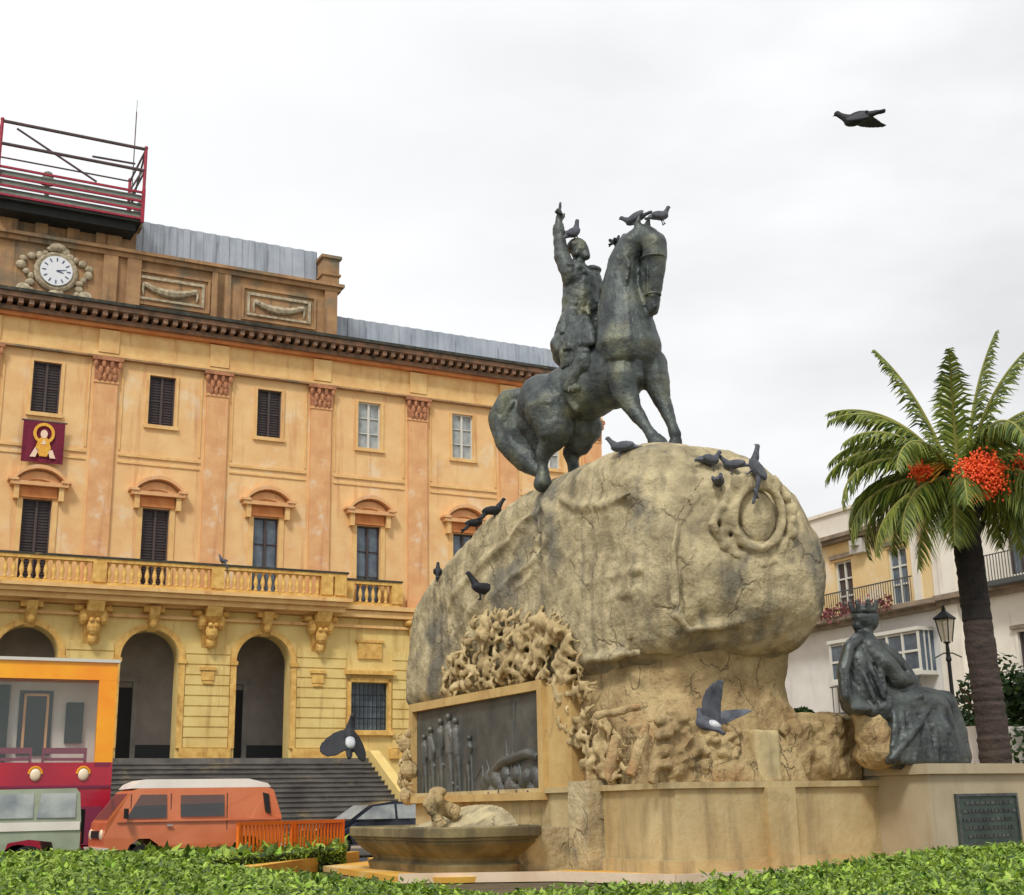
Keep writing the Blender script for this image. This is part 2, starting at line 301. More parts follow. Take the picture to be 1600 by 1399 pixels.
# ------------------------------------------------------------------ walls with real openings (local x along, y away, z up)
def wall(mb, x0, x1, z0, z1, holes, y=0.0, depth=.35):
    xs = sorted({x0, x1} | {h[0] for h in holes} | {h[1] for h in holes}); zs = sorted({z0, z1} | {h[2] for h in holes} | {h[3] for h in holes})
    for i in range(len(xs)-1):
        for j in range(len(zs)-1):
            cx, cz = (xs[i]+xs[i+1])/2, (zs[j]+zs[j+1])/2
            if any(h[0] < cx < h[1] and h[2] < cz < h[3] for h in holes): continue
            mb.add([(xs[i], y, zs[j]), (xs[i+1], y, zs[j]), (xs[i+1], y, zs[j+1]), (xs[i], y, zs[j+1])], [(0, 1, 2, 3)])
    for h in holes:
        a, b, c, d = h[:4]; arch = len(h) > 4
        if arch:
            r = (b-a)/2; cx = (a+b)/2; sp = d-r; n = 20; P = [(cx-r*cos(pi*k/n), sp+r*sin(pi*k/n)) for k in range(n+1)]
            for k in range(n):
                (xa, za), (xb, zb) = P[k], P[k+1]
                mb.add([(xa, y, za), (xb, y, zb), (xb, y, d), (xa, y, d)], [(0, 1, 2, 3)])
                mb.add([(xa, y, za), (xb, y, zb), (xb, y+depth, zb), (xa, y+depth, za)], [(0, 1, 2, 3)])
        top = sp if arch else d
        mb.add([(a, y, c), (a, y+depth, c), (a, y+depth, top), (a, y, top)], [(0, 1, 2, 3)])
        mb.add([(b, y, c), (b, y+depth, c), (b, y+depth, top), (b, y, top)], [(0, 1, 2, 3)])
        mb.add([(a, y, c), (b, y, c), (b, y+depth, c), (a, y+depth, c)], [(0, 1, 2, 3)])
        if not arch: mb.add([(a, y, d), (b, y, d), (b, y+depth, d), (a, y+depth, d)], [(0, 1, 2, 3)])
def arc_profile(cx, w, z, h, t, n=12):                     # segmental pediment band in x, z
    r = (w*w/4+h*h)/(2*h); a = math.asin(w/2/r); o = [(cx-(r)*sin(a-2*a*k/n), z+h-r+r*cos(a-2*a*k/n)) for k in range(n+1)]
    return o + [(x, zz-t) for x, zz in o[::-1]]
# ================================================================== TOWN HALL
ROT = TH; HALL = N*55.0
hall = thing('town_hall', 'long orange and yellow three-storey town hall with arcade, balcony, clock attic and grey stairs', 'town hall', HALL, ROT)
XC = [7.04+4.74*k for k in range(-5, 6)]; XL, XR = -19.6, 33.7
FL = 3.4
m = MB(); hl = []
for i, x in enumerate(XC):
    hl.append((x-.55, x+.55, 17.25, 19.45)); hl.append((x-.56, x+.56, 10.2, 13.62))
wall(m, XL, XR, 9.9, 20.0, hl, 0, .4)
m.add([(XR, 0, 0), (XR, 16, 0), (XR, 16, 22), (XR, 0, 22)], [(0, 1, 2, 3)]); m.add([(XL, 0, 0), (XL, 16, 0), (XL, 16, 22), (XL, 0, 22)], [(0, 1, 2, 3)])
m.add([(XL, 16, 0), (XR, 16, 0), (XR, 16, 22), (XL, 16, 22)], [(0, 1, 2, 3)])
m.build('upper_wall', 'ochre', hall)
# lower wall, rusticated, with the arcade
m = MB(); hl = []; YG = -.25
ARC = XC[3:8]
for x in ARC: hl.append((x-1.17, x+1.17, FL, 8.52, 1))
for x in XC[8:]+XC[:3]: hl.append((x-.85, x+.85, 4.6, 6.62))
wall(m, XL-.1, XR+.1, FL, 9.4, hl, YG, .8)
wall(m, 20.9, XR+.1, 0, FL, [], YG, .3); wall(m, XL-.1, -6.8, 0, FL, [], YG, .3)
m.add([(XR+.1, YG, 0), (XR+.1, 3, 0), (XR+.1, 3, 9.4), (XR+.1, YG, 9.4)], [(0, 1, 2, 3)])
m.build('lower_wall', 'yellow', hall)
# courses of the rustication stand proud of the wall between the openings
op = sorted([(x-1.42, x+1.42) for x in ARC] + [(x-1.05, x+1.05) for x in XC[8:]+XC[:3]])
spans = []; cur = XL-.1
for a, b in op: spans.append((cur, a)); cur = b
spans.append((cur, XR+.1))
for a, b in spans:
    m = MB()
    for j in range(12):
        z = FL+.45+j*.42
        if z < 8.0: m.box(a+.03, b-.03, YG-.06, YG+.01, z, z+.36)
    m.box(a+.1, b-.1, YG-.01, YG+.01, FL+.44, 8.0); m.build('rustication', 'yellow', hall)
m = MB()
for a, b in spans: m.box(a-.1, b+.1, YG-.14, YG+.01, FL, FL+.42)
for x in ARC:                                              # archivolts
    n = 24
    for k in range(n):
        a0, a1 = pi*k/n, pi*(k+1)/n; z0 = 8.52-1.17
        q = [(x-r*cos(a), z0+r*sin(a)) for r, a in ((1.19, a0), (1.19, a1), (1.42, a1), (1.42, a0))]
        m.extrude_xz(q, YG-.1, YG+.01)
    for sx in (-1, 1):
        m.box(x+sx*1.3-.12, x+sx*1.3+.12, YG-.1, YG+.01, FL+.42, 7.2); m.box(x+sx*1.3-.17, x+sx*1.3+.17, YG-.15, YG+.02, 7.2, 7.36)
for x in [c+2.37 for c in XC[3:9]]:                        # small tablets between the arches
    m.box(x-.34, x+.34, YG-.16, YG+.01, 6.95, 7.08); m.box(x-.26, x+.26, YG-.12, YG+.01, 6.55, 6.9); m.box(x-.2, x+.2, YG-.14, YG+.01, 6.4, 6.5)
for x in XC[8:]+XC[:3]:
    m.box(x-1.15, x+1.15, YG-.3, YG+.01, 6.95, 7.12); m.box(x-1.0, x-.86, YG-.12, YG+.01, 4.45, 6.8); m.box(x+.86, x+1.0, YG-.12, YG+.01, 4.45, 6.8)
    m.box(x-1.0, x+1.0, YG-.12, YG+.01, 6.64, 6.8); m.box(x-1.1, x+1.1, YG-.2, YG+.01, 4.38, 4.58)
    m.box(x-.55, x+.55, YG-.1, YG+.01, 7.65, 8.35); m.box(x-.65, x+.65, YG-.14, YG+.01, 8.35, 8.45)
m.build('stone_surrounds', 'yellow_trim', hall)
# arcade interior
m = MB()
m.box(-7, 20.9, 4.0, 4.3, FL, 8.9)
m.box(-7.3, -7.0, .6, 4.0, FL, 8.9); m.box(20.9, 21.2, .6, 4.0, FL, 8.9); m.box(-7, 20.9, .6, 4.0, 8.9, 9.1)
for x in [c+2.37 for c in XC[2:8]]:
    m.box(x-.9, x+.9, .56, .62, FL, 8.9); m.box(x-.3, x+.3, .62, 4.0, 8.1, 8.9)
m.build('arcade_interior', 'arcade_in', hall)
MB().box(-7.0, 20.9, 3.9, 3.98, FL, FL+.75).build('arcade_dado', 'iron_rail', hall)
d0 = MB().box(0, 1.25, 3.86, 3.96, FL, 6.55).build('door', 'black_door', hall, loc=(10.75, 0, 0))
MB().box(-.22, -.002, 3.82, 3.96, FL, 6.8).box(1.252, 1.47, 3.82, 3.96, FL, 6.8).box(-.3, 1.55, 3.8, 3.96, 6.802, 7.05).build('surround', 'white_stone', d0)
for x in (6.1, 15.6, 1.3): copy_tree(d0, hall, loc=(x, 0, 0))
MB().box(-7.0, 20.9, -.25, 4.0, FL-.3, FL).box(-7.0, 20.9, -1.2, -.252, FL-.3, FL-.004).build('arcade_floor', 'step', hall)
# the stairs
m = MB(); ns = 18; prev = FL-.004
for k in range(ns):
    z1 = FL-.02-(k+1)*(FL/ns); y1 = -1.2-k*.36
    if z1 > .02: m.box(-6.8, 20.9, y1-.36, y1+.004*k, 0, z1-.05); m.box(-6.8, 20.9, y1-.41, y1-.002, z1-.048, z1)
m.build('staircase', 'step', hall)
for x in (20.9, -7.3): MB().extrude_yz([(-.3, 0), (-.3, FL+.3), (-1.3, FL+.3), (-7.9, .2), (-7.9, 0)], x+.003, x+.45).build('stair_cheek', 'yellow', hall)
# entablature, cornice
m = MB(); m.box(XL-.05, XR+.05, -.16, .5, 19.98, 20.12).box(XL, XR, -.12, .5, 20.12, 20.55).box(XL, XR, -.07, .5, 20.55, 21.2)
for x in [c+2.37 for c in XC]+[XL+.6]: m.box(x-.42, x+.42, -.2, 0, 20.14, 21.15)
m.build('architrave', 'cream_trim', hall)
MB().box(XL-.1, XR+.1, -.24, .5, 19.9, 19.978).build('dark_fillet', 'attic', hall)
MB().box(XL-.1, XR+.1, -.32, .5, 21.202, 21.36).build('orange_moulding', 'orange_band', hall)
m = MB(); m.box(XL-.3, XR+.3, -.5, .5, 21.362, 21.55); m.box(XL-.6, XR+.6, -.95, .5, 21.78, 21.98)
x = XL
while x < XR+.3: m.box(x, x+.2, -.86, .3, 21.552, 21.778); x += .42
m.build('cornice', 'cornice', hall)
MB().box(XL-.7, XR+.7, -1.08, .6, 21.982, 22.12).build('coping', 'cornice_top', hall)
MB().box(XL-.1, XR+.1, .5, 16, 21.9, 22.3).build('flat_roof', 'roof', hall)
# pilasters with leafy capitals, panel mouldings
def pilaster():
    m = MB(); m.box(-.47, .47, -.14, .01, 9.9, 18.85).box(-.55, .55, -.2, .01, 9.9, 10.35).box(-.5, .5, -.18, .01, 18.8, 18.9)
    o = m.build('pilaster', 'ochre_deep', hall, loc=(0, 0, 0))
    c = MB(); c.prism([(-.47, -.17), (.47, -.17), (.47, .01), (-.47, .01)], 18.9, 19.75, 1.12); c.box(-.62, .62, -.34, .01, 19.752, 19.898)
    for row, (z, n, r) in enumerate(((18.98, 4, .12), (19.25, 3, .13), (19.55, 4, .12))):
        for k in range(n):
            x = -.42+.84*(k+.5)/n if row != 2 else (-.5, -.17, .17, .5)[k]
            c.ball((x, -.2-.03*row, z+.08), (r*.75, .07, .19), seg=8, rings=5)
    c.build('capital', 'capital_stone', o, smooth=False); return o
P0 = pilaster(); px = [c+2.37 for c in XC[:-1]]+[XR-.55, XL+.55]
P0.location.x = px[0]; MW[P0.name] = MW[hall.name] @ Matrix.Translation((px[0], 0, 0))
for x in px[1:]: copy_tree(P0, hall, loc=(x, 0, 0))
m = MB()
for x in XC:
    a, b = x-1.72, x+1.72
    m.box(a, b, -.07, .01, 15.75, 15.87); m.box(a, b, -.05, .01, 15.45, 15.52)
    for zz0, zz1 in ((16.0, 19.6),):
        m.box(a, a+.07, -.05, .01, zz0, zz1); m.box(b-.07, b, -.05, .01, zz0, zz1)
    m.box(x-.78, x-.57, -.06, .01, 10.2, 13.8); m.box(x+.57, x+.78, -.06, .01, 10.2, 13.8)
    m.box(x-.72, x+.72, -.12, .01, 17.08, 17.24); m.box(x-.68, x-.57, -.06, .01, 17.25, 19.5); m.box(x+.57, x+.68, -.06, .01, 17.25, 19.5)
m.build('panel_moulding', 'cream_trim', hall)
# windows: upper and lower rows
def window(w, h, kind, grid):
    pm, fm = {'dark': ('dark_shutter', 'frame_dark'), 'grey': ('window_grey', 'frame_dark'), 'pale': ('window_pale', 'frame_dark')}[kind]
    o = MB().box(-w/2, w/2, .22, .28, 0, h).build('window', pm, hall, loc=(0, 0, 0))
    f = MB(); t = .06
    f.box(-w/2, -w/2+t, .14, .218, 0, h); f.box(w/2-t, w/2, .14, .218, 0, h); f.box(-w/2+t, w/2-t, .14, .218, h-t, h); f.box(-w/2+t, w/2-t, .14, .218, 0, t)
    f.box(-.05, .05, .12, .218, t, h-t)
    for k in range(1, grid):
        z = h*k/grid; f.box(-w/2+t, -.05, .16, .218, z-.02, z+.02); f.box(.05, w/2-t, .16, .218, z-.02, z+.02)
    if kind == 'dark':
        z = .15
        while z < h-.15: f.box(-w/2+t, -.05, .19, .218, z, z+.035); f.box(.05, w/2-t, .19, .218, z, z+.035); z += .12
    f.build('frame', fm if kind != 'pale' else 'frame_white', o); return o
wd, wg, wp = window(1.1, 2.2, 'dark', 2), None, window(1.1, 2.2, 'pale', 3)
ld, lg = window(1.12, 3.42, 'dark', 2), window(1.12, 3.42, 'grey', 3)
def setloc(o, l): o.location = l; MW[o.name] = MW[hall.name] @ Matrix.Translation(Vector(l))
first = {'d': wd, 'p': wp, 'ld': ld, 'lg': lg}; used = set()
def put(key, l):
    o = first[key]
    if key not in used: used.add(key); setloc(o, l)
    else: o = copy_tree(o, hall, loc=l)
    return o
for i, x in enumerate(XC):
    k = i-5; put('p' if abs(k) >= 3 else 'd', (x, 0, 17.25)); put('lg' if abs(k) >= 2 else 'ld', (x, 0, 10.2))
def pediment():
    o = MB(); o.extrude_xz(arc_profile(0, 2.2, 14.25, .72, .16), -.42, .01); o.box(-1.12, 1.12, -.4, .01, 14.1, 14.26)
    o.extrude_xz(arc_profile(0, 1.7, 14.28, .44, .3), -.16, .01)
    for s in (-1, 1): o.box(s*1.02-.2, s*1.02+.2, -.46, .01, 14.262, 14.36)
    o = o.build('pediment', 'ochre_deep', hall, loc=(0, 0, 0))
    MB().box(-.72, .72, -.14, .012, 13.66, 14.09).build('lintel', 'orange_band', o)
    for s in (-1, 1): MB().box(s*.86-.1, s*.86+.1, -.3, .01, 13.55, 14.098).build('console', 'cream_trim', o)
    return o
pd = pediment(); setloc(pd, (XC[0], 0, 0))
for x in XC[1:]: copy_tree(pd, hall, loc=(x, 0, 0))
# ground floor windows with iron bars
gw = MB().box(-.85, .85, .0, .06, 4.6, 6.62).build('barred_window', 'window_grey', hall, loc=(XC[8], 0, 0))
m = MB()
for k in range(9): m.tube([(-.8+.2*k, -.14, 4.62), (-.8+.2*k, -.14, 6.6)], .022, 6)
for z in (5.1, 5.6, 6.1): m.box(-.84, .84, -.16, -.12, z-.02, z+.02)
m.build('bars', 'black_iron', gw)
for x in XC[9:]+XC[:3]: copy_tree(gw, hall, loc=(x, 0, 0))
# balcony: slab, corbels, balustrade with posts
BX0, BX1 = 7.04-12.75, 19.8
m = MB(); m.box(BX0-.1, BX1+.1, -1.35, -.26, 9.72, 9.9); m.box(BX0-.2, BX1+.2, -1.5, -.26, 9.902, 10.05); m.box(BX0, BX1, -1.15, -.26, 9.5, 9.718)
m.box(XL-.3, XR+.3, -.62, -.1, 9.42, 9.7) ; m.box(XL-.2, BX0-.25, -.75, 0, 9.73, 9.92); m.box(BX1+.15, XR+.3, -.75, 0, 9.73, 9.92)
m.box(XL-.1, XR+.1, -.42, -.1, 8.98, 9.1)
m.build('balcony_slab', 'cream_trim', hall)
for x in [c+2.37 for c in XC[2:9]]:                        # big carved consoles on the piers
    m = MB(); m.extrude_yz([(-.26, 7.75), (-.26, 9.48), (-1.2, 9.48), (-1.0, 9.1), (-.62, 8.8), (-.5, 8.3)], x-.32, x+.32)
    m.box(x-.12, x+.12, -.4, -.26, 7.9, 9.2)
    for s in (-1, 1): m.ball((x+s*.38, -.55, 8.9), (.2, .3, .34), seg=10, rings=6); m.ball((x+s*.55, -.5, 9.25), (.22, .3, .14), seg=10, rings=6)
    m.ball((x, -.7, 8.5), (.26, .22, .34), seg=10, rings=6); m.ball((x, -.55, 8.05), (.18, .18, .26), seg=10, rings=6); m.box(x-.75, x+.75, -.5, -.25, 8.0+1.15, 9.44)
    m.ball((x-.12, -.9, 8.75), .1, seg=8, rings=5).ball((x+.12, -.9, 8.75), .1, seg=8, rings=5)
    m.build('carved_console', 'yellow_trim', hall)
for x in ARC:                                              # keystone brackets above each arch
    m = MB(); m.extrude_yz([(-.26, 8.45), (-.26, 9.4), (-.95, 9.4), (-.8, 9.1), (-.5, 8.75)], x-.2, x+.2); m.ball((x, -.55, 8.75), (.17, .16, .2), seg=8, rings=5)
    m.box(x-.42, x+.42, -.7, -.26, 9.2, 9.42); m.build('keystone', 'yellow_trim', hall)
def balus():
    return MB().lathe([(.085, 0), (.085, .06), (.05, .1), (.05, .16), (.1, .34), (.075, .5), (.045, .62), (.045, .7), (.08, .74), (.08, .8)], seg=8)
def balustrade(x0, x1, y, posts, z=10.05, step=.3, bal=True):
    b = MB(); b.box(x0, x1, y-.1, y+.1, z, z+.14); b.box(x0, x1, y-.14, y+.14, z+.94, z+1.08)
    for p in posts: b.box(p-.26, p+.26, y-.16, y+.16, z+.142, z+.938)
    o = b.build('balustrade', 'yellow_trim', hall)
    MB().box(x0-.06, x1+.06, y-.18, y+.18, z+1.082, z+1.16).build('rail_cap', 'cornice_top', o)
    x = x0+.2
    if bal:
        f = None
        while x < x1-.1:
            if all(abs(x-p) > .36 for p in posts) and x > 1.5:
                if f is None: f = balus().build('baluster', 'yellow_trim', o, loc=(x, y, z+.14), smooth=True)
                else: copy_tree(f, o, loc=(x, y, z+.14))
            x += step
    return o
balustrade(BX0, BX1, -1.2, [c+2.37 for c in XC[2:8]]+[BX1-.3, BX0+.3])
for i in (8, 9, 10, 2, 1, 0): balustrade(XC[i]-1.35, XC[i]+1.35, -.5, [XC[i]-1.15, XC[i]+1.15], 9.93, .3, i in (8,))
# attic with clock bay, end block and pilaster strips
AX0, AX1 = 7.04-12.7, 19.7
m = MB(); m.box(AX0, AX1, .3, 6, 22.12, 24.9); m.build('attic_wall', 'attic', hall)
m = MB(); m.box(AX0-.25, AX1+.25, -.05, 6.2, 24.902, 25.05); m.box(AX0-.12, AX1+.12, .1, 6.1, 24.7, 24.9)
for x in (AX1-.35, 9.42+.9, 9.42-.1, 14.3, 14.05, 4.3, 3.8): m.box(x-.3, x+.3, .12, .31, 22.122, 24.7)
m.box(AX0, AX1, .1, .31, 22.122, 22.4)
for x in (11.95, 16.9, 2.1, -2.8):
    m.box(x-1.75, x+1.75, .2, .31, 24.2, 24.3); m.box(x-1.75, x+1.75, .2, .31, 22.7, 22.8); m.box(x-1.75, x-1.65, .2, .31, 22.802, 24.198); m.box(x+1.65, x+1.75, .2, .31, 22.802, 24.198)
m.build('attic_moulding', 'attic', hall)
m = MB(); m.box(AX1-.75, AX1+.05, .2, 2, 25.052, 26.35); m.box(AX1-.85, AX1+.15, .1, 2.1, 26.352, 26.5); m.box(AX1-.82, AX1+.12, .13, 2.1, 25.5, 25.6); m.build('end_pier', 'attic', hall)
for x in (11.95, 16.9):
    m = MB(); m.box(x-1.5, x+1.5, .22, .31, 23.92, 24.05); m.box(x-1.5, x+1.5, .22, .31, 22.95, 23.05); m.box(x-1.5, x-1.38, .22, .31, 23.052, 23.918); m.box(x+1.38, x+1.5, .22, .31, 23.052, 23.918)
    sw = [(x+t/8*1.15, .24, 23.36+.3*(t/8)**2) for t in range(-8, 9)]; m.tube(sw, [.1+.1*(1-abs(t)/8)+.03*(t % 2) for t in range(-8, 9)], 8)
    for s in (-1, 1): m.tube([(x+s*1.15, .24, 23.7), (x+s*1.2, .24, 23.4), (x+s*1.16, .24, 23.15)], [.09, .06, .03], 6)
    m.build('relief_swag', 'relief', hall)
# clock bay raised above
m = MB(); m.box(3.6, 10.4, .5, 6, 25.052, 26.3); m.box(3.4, 10.6, .35, 6.1, 26.302, 26.6)
for x in (4.6, 9.4): m.box(x-.35, x+.35, .3, .5, 25.052, 26.3)
for x in (5.2, 6.4, 7.7, 8.9): m.box(x-.25, x+.25, .3, .5, 25.052, 25.9)
m.build('clock_gable', 'attic', hall)
ck = MB(); 
ck.lathe([(.62, 0), (.66, .06), (.78, .1), (.86, .05), (.9, 0)], seg=32); ck.xf(Matrix.Translation((7.1, .2, 23.55)) @ Matrix.Rotation(pi/2, 4, 'X'))
for k in range(26):
    a = 2*pi*k/26+.1; r = 1.12+.16*sin(5*a)+R.uniform(-.05, .05)
    ck.ball((7.1+r*cos(a)*1.12, .22, 23.5+r*sin(a)*.95), (R.uniform(.12, .22), .12, R.uniform(.12, .2)), seg=8, rings=5)
ck.ball((7.1, .15, 24.65), (.35, .15, .2)).ball((7.1, .15, 22.5), (.3, .15, .2)).ball((5.85, .18, 22.6), (.3, .12, .25)).ball((8.35, .18, 22.6), (.3, .12, .25))
cko = ck.build('clock_surround', 'relief', hall)
fc = MB().lathe([(.66, 0), (.66, .05)], seg=36); fc.xf(Matrix.Translation((7.1, .1, 23.55)) @ Matrix.Rotation(pi/2, 4, 'X')); fc = fc.build('clock_face', 'clock_face', cko)
m = MB()
for k in range(12):
    a = pi*k/6; c, s = sin(a), cos(a); rr = .5
    m.add([(7.1+c*(rr-.08)-s*.025, .035, 23.55+s*(rr-.08)+c*.025), (7.1+c*(rr-.08)+s*.025, .035, 23.55+s*(rr-.08)-c*.025), (7.1+c*(rr+.08)+s*.025, .035, 23.55+s*(rr+.08)-c*.025), (7.1+c*(rr+.08)-s*.025, .035, 23.55+s*(rr+.08)+c*.025)], [(0, 1, 2, 3)])
m.build('hour_marks', 'ink', cko)
m = MB()
for a, l, w in ((radians(78), .42, .05), (radians(105), .3, .07)):
    c, s = sin(a), cos(a); m.add([(7.1-s*w/2, .03, 23.55+c*w/2), (7.1+s*w/2, .03, 23.55-c*w/2), (7.1+c*l+s*w/4, .03, 23.55+s*l-c*w/4), (7.1+c*l-s*w/4, .03, 23.55+s*l+c*w/4)], [(0, 1, 2, 3)])
m.build('clock_hands', 'ink', cko)
# grey ribbed sheet screens on the roofs
def sheet(x0, x1, y, z0, z1, tilt=.15):
    m = MB(); x = x0; k = 0
    while x < x1-.01:
        xe = min(x+.3, x1); d = .05 if k % 2 else 0
        m.add([(x, y+d, z0), (xe-.02, y+d, z0), (xe-.02, y+d+tilt, z1), (x, y+d+tilt, z1)], [(0, 1, 2, 3)])
        m.add([(xe-.02, y+d, z0), (xe, y+.05-d, z0), (xe, y+.05-d+tilt, z1), (xe-.02, y+d+tilt, z1)], [(0, 1, 2, 3)]); x = xe; k += 1
    m.box(x0, x1, y+.06, y+.11, z0, z0+.08); m.add([(x0, y+tilt+.06, z1), (x1, y+tilt+.06, z1), (x1, y+3, z1+.2), (x0, y+3, z1+.2)], [(0, 1, 2, 3)])
    x = x0+2
    while x < x1: m.box(x-.03, x+.03, y-.02, y+.0, z0, z1-.1); x += 2.4
    return m
sheet(9.6, AX1-.78, .9, 25.05, 26.95).build('roof_screen', 'metal_sheet', hall)
sheet(AX1+.1, XR-.6, 2.2, 22.3, 24.4).build('roof_screen', 'metal_sheet', hall)
# scaffold platform above the clock
plat = thing('roof_platform', 'crimson-edged louvred platform with open railing and cross brace above the town hall clock', 'platform', HALL+U*7.0+N*.5+Vector((0, 0, 26.6)), ROT)
m = MB(); px0, px1, py = -2.62, 3.35, -1.3
m.box(px0, px1, py, 2.2, -.55, -.45); m.box(px0+.2, px1-.2, py+.25, 2.0, -.9, -.552); m.build('deck', 'dark_under', plat)
m = MB()
for z in (-.44, -.03, .38, .8): m.box(px0, px1, py-.05, py+.03, z, z+.09)
for x in (px0, px1): m.box(x-.07, x+.07, py-.08, py+.06, -.56, 1.0)
m.box(px0, px1, 2.1, 2.18, .8, .9)
m.build('crimson_band', 'crimson', plat)
m = MB()
for x0_, x1_, yy in ((px0+.07, px1-.07, py), (px0+.07, px1-.07, 2.1)):
    for k in range(3): m.add([(x0_, yy+.0, -.34+.41*k), (x1_, yy, -.34+.41*k), (x1_, yy+.14, -.04+.41*k), (x0_, yy+.14, -.04+.41*k)], [(0, 1, 2, 3)])
for xx in (px0+.01, px1-.01): m.add([(xx, py+.06, -.45), (xx, 2.1, -.45), (xx, 2.1, .88), (xx, py+.06, .88)], [(0, 1, 2, 3)])
m.build('louvre', 'green_slat', plat)
posts = [(px0, py), (px1, py), (px0, 2.1), (px1, 2.1)]
for x, y in posts: MB().tube([(x, y, .9), (x, y, 3.0)], .07, 8).ball((x, y, 3.0), .09, seg=8, rings=5).build('post', 'crimson', plat)
m = MB()
for z in (1.9, 2.93):
    m.tube([(px0, py, z), (px1, py, z)], .075); m.tube([(px1, py, z), (px1, 2.1, z)], .05); m.tube([(px0, py, z), (px0, 2.1, z)], .05)
m.tube([(px0, 2.1, 2.93), (px1, 2.1, 2.93)], .04)
m.build('rail', 'rusty', plat)
m = MB(); m.tube([(px0+.6, py, 2.7), (px1-2.0, py, .95)], .05); m.tube([(px1-2.2, py+.2, 2.2), (px1-.2, py+1.4, 2.85)], .05)
m.tube([(px1, py+.1, 2.85), (px1, 2.0, 1.0)], .045); m.tube([(px1-.1, py, 1.9), (px1-.55, py+.2, .95)], .045)
m.build('brace', 'rusty', plat)
bl = MB().lathe([(.0, 0), (.34, .02), (.3, .12), (.22, .35), (.18, .5), (.05, .58)], c=(-.45, .3, 1.2), seg=14).tube([(-.45, .3, .2), (-.45, .3, 1.2)], .1).build('winch_drum', 'green_slat', plat, smooth=False)
p = HALL+U*10.35+N*2+Vector((0, 0, 25.2))
an = MB().tube([(0, 0, 0), (0, 0, 7.6)], .028, 6).tube([(0, 0, 7.6), (0, 0, 8.2)], .012, 6).build('mast', 'rusty', loc=p)
tag(an, 'thin tall grey aerial mast rising behind the right end of the roof platform', 'mast')
# banner below the leftmost window
s0, za = fac(38, 656, 54.7); s1, zb = fac(97, 727, 54.7)
ban = thing('banner', 'crimson cloth banner with a haloed golden figure hanging under the far left upper window', 'banner', HALL+U*((s0+s1)/2)-N*.3+Vector((0, 0, zb)), ROT)
w, h = 1.62, za-zb
m = MB(); g = 12
m.add([(-w/2+w*i/g, .03*sin(i*1.7)*(1-j/g)-.02, h*j/g) for j in range(g+1) for i in range(g+1)], [(j*(g+1)+i, j*(g+1)+i+1, (j+1)*(g+1)+i+1, (j+1)*(g+1)+i) for j in range(g) for i in range(g)])
m.build('cloth', 'banner', ban); MB().tube([(-w/2-.08, 0, h), (w/2+.08, 0, h)], .035).build('pole', 'rusty', ban)
m = MB()
for k in range(20):
    a0, a1 = 2*pi*k/20, 2*pi*(k+1)/20; m.extrude_xz([(r*cos(a), h*.7+r*sin(a)*1.05) for r, a in ((.3, a0), (.3, a1), (.42, a1), (.42, a0))], -.09, -.07)
m.build('halo', 'banner_gold', ban)
m = MB(); m.extrude_xz([(-.12, .25), (.16, .25), (.3, .6), (.2, .95), (.02, 1.15), (-.2, .95), (-.3, .6)], -.1, -.075); m.build('robe', 'banner_gold', ban)
MB().extrude_xz([(-.14*cos(a*pi/6), h*.68+.18*sin(a*pi/6)) for a in range(12)], -.11, -.08).build('face', 'banner_pale', ban)
for q in ([(-.5, .2), (-.28, .2), (-.16, .5), (-.3, .62)], [(.5, .2), (.28, .2), (.2, .5), (.36, .55)]): MB().extrude_xz(q, -.1, -.08).build('sleeve', 'banner_pale', ban)
MB().extrude_xz([(-.1, .75), (.1, .75), (.02, .98)], -.115, -.1).build('hands', 'banner_pale', ban)
# ================================================================== MONUMENT (stone part)
Dv = Vector((sin(radians(57)), cos(radians(57)), 0))       # run of the front faces of the plinth
C = on_z(1062, 1367, .12); C.z = 0; CU, CN = C.dot(U), C.dot(N); C2 = C + Dv*6.0
MROOT = W(15, 24)
mon = thing('monument', 'huge weathered sandstone boulder monument on an ashlar plinth with cartouche, bronze relief and carved leaves', 'monument', MROOT, TH)
def poly(pts, z0, z1, mb=None, top=1.0):
    mb = mb or MB(); a = sum(pts[i].x*pts[(i+1) % len(pts)].y-pts[(i+1) % len(pts)].x*pts[i].y for i in range(len(pts)))
    if a < 0: pts = pts[::-1]
    return mb.prism([(p.x, p.y) for p in pts], z0, z1, top)
# kerb platform
K = on_z(1058, 1384, 0)
kp = [K, K+Dv*7.2, K+Dv*7.2-N*.9, K+Dv*10.5-N*.9+Dv*0, K+Dv*10.5+N*12, K+N*13.5, K+N*13.5-U*.4, K+N*6.5-U*3.1, K+N*3.4-U*3.0, K+N*2.0-U*.9]
kp = [K, K+Dv*7.4, K+Dv*7.9-N*1.2, K+Dv*11-N*1.2, K+Dv*11+N*10, K+N*14, K+N*12-U*.6, K+N*10-U*2.6, K+N*4.2-U*3.2, K+N*2.6-U*.8]
poly(kp, 0, .115).build('kerb_step', 'kerb', mon, world=True)
m = MB(); pp = [K+N*4.2-U*3.2, K+N*2.6-U*.8, K, K+Dv*7.4]
for a, b in zip(pp[:-1], pp[1:]):
    d = (b-a).normalized(); o = Vector((d.y, -d.x, 0))*.05
    poly([a-o*.2, b-o*.2, b+o, a+o], 0, .17, m)
m.build('kerb_edge', 'kerb_pale', mon, world=True)
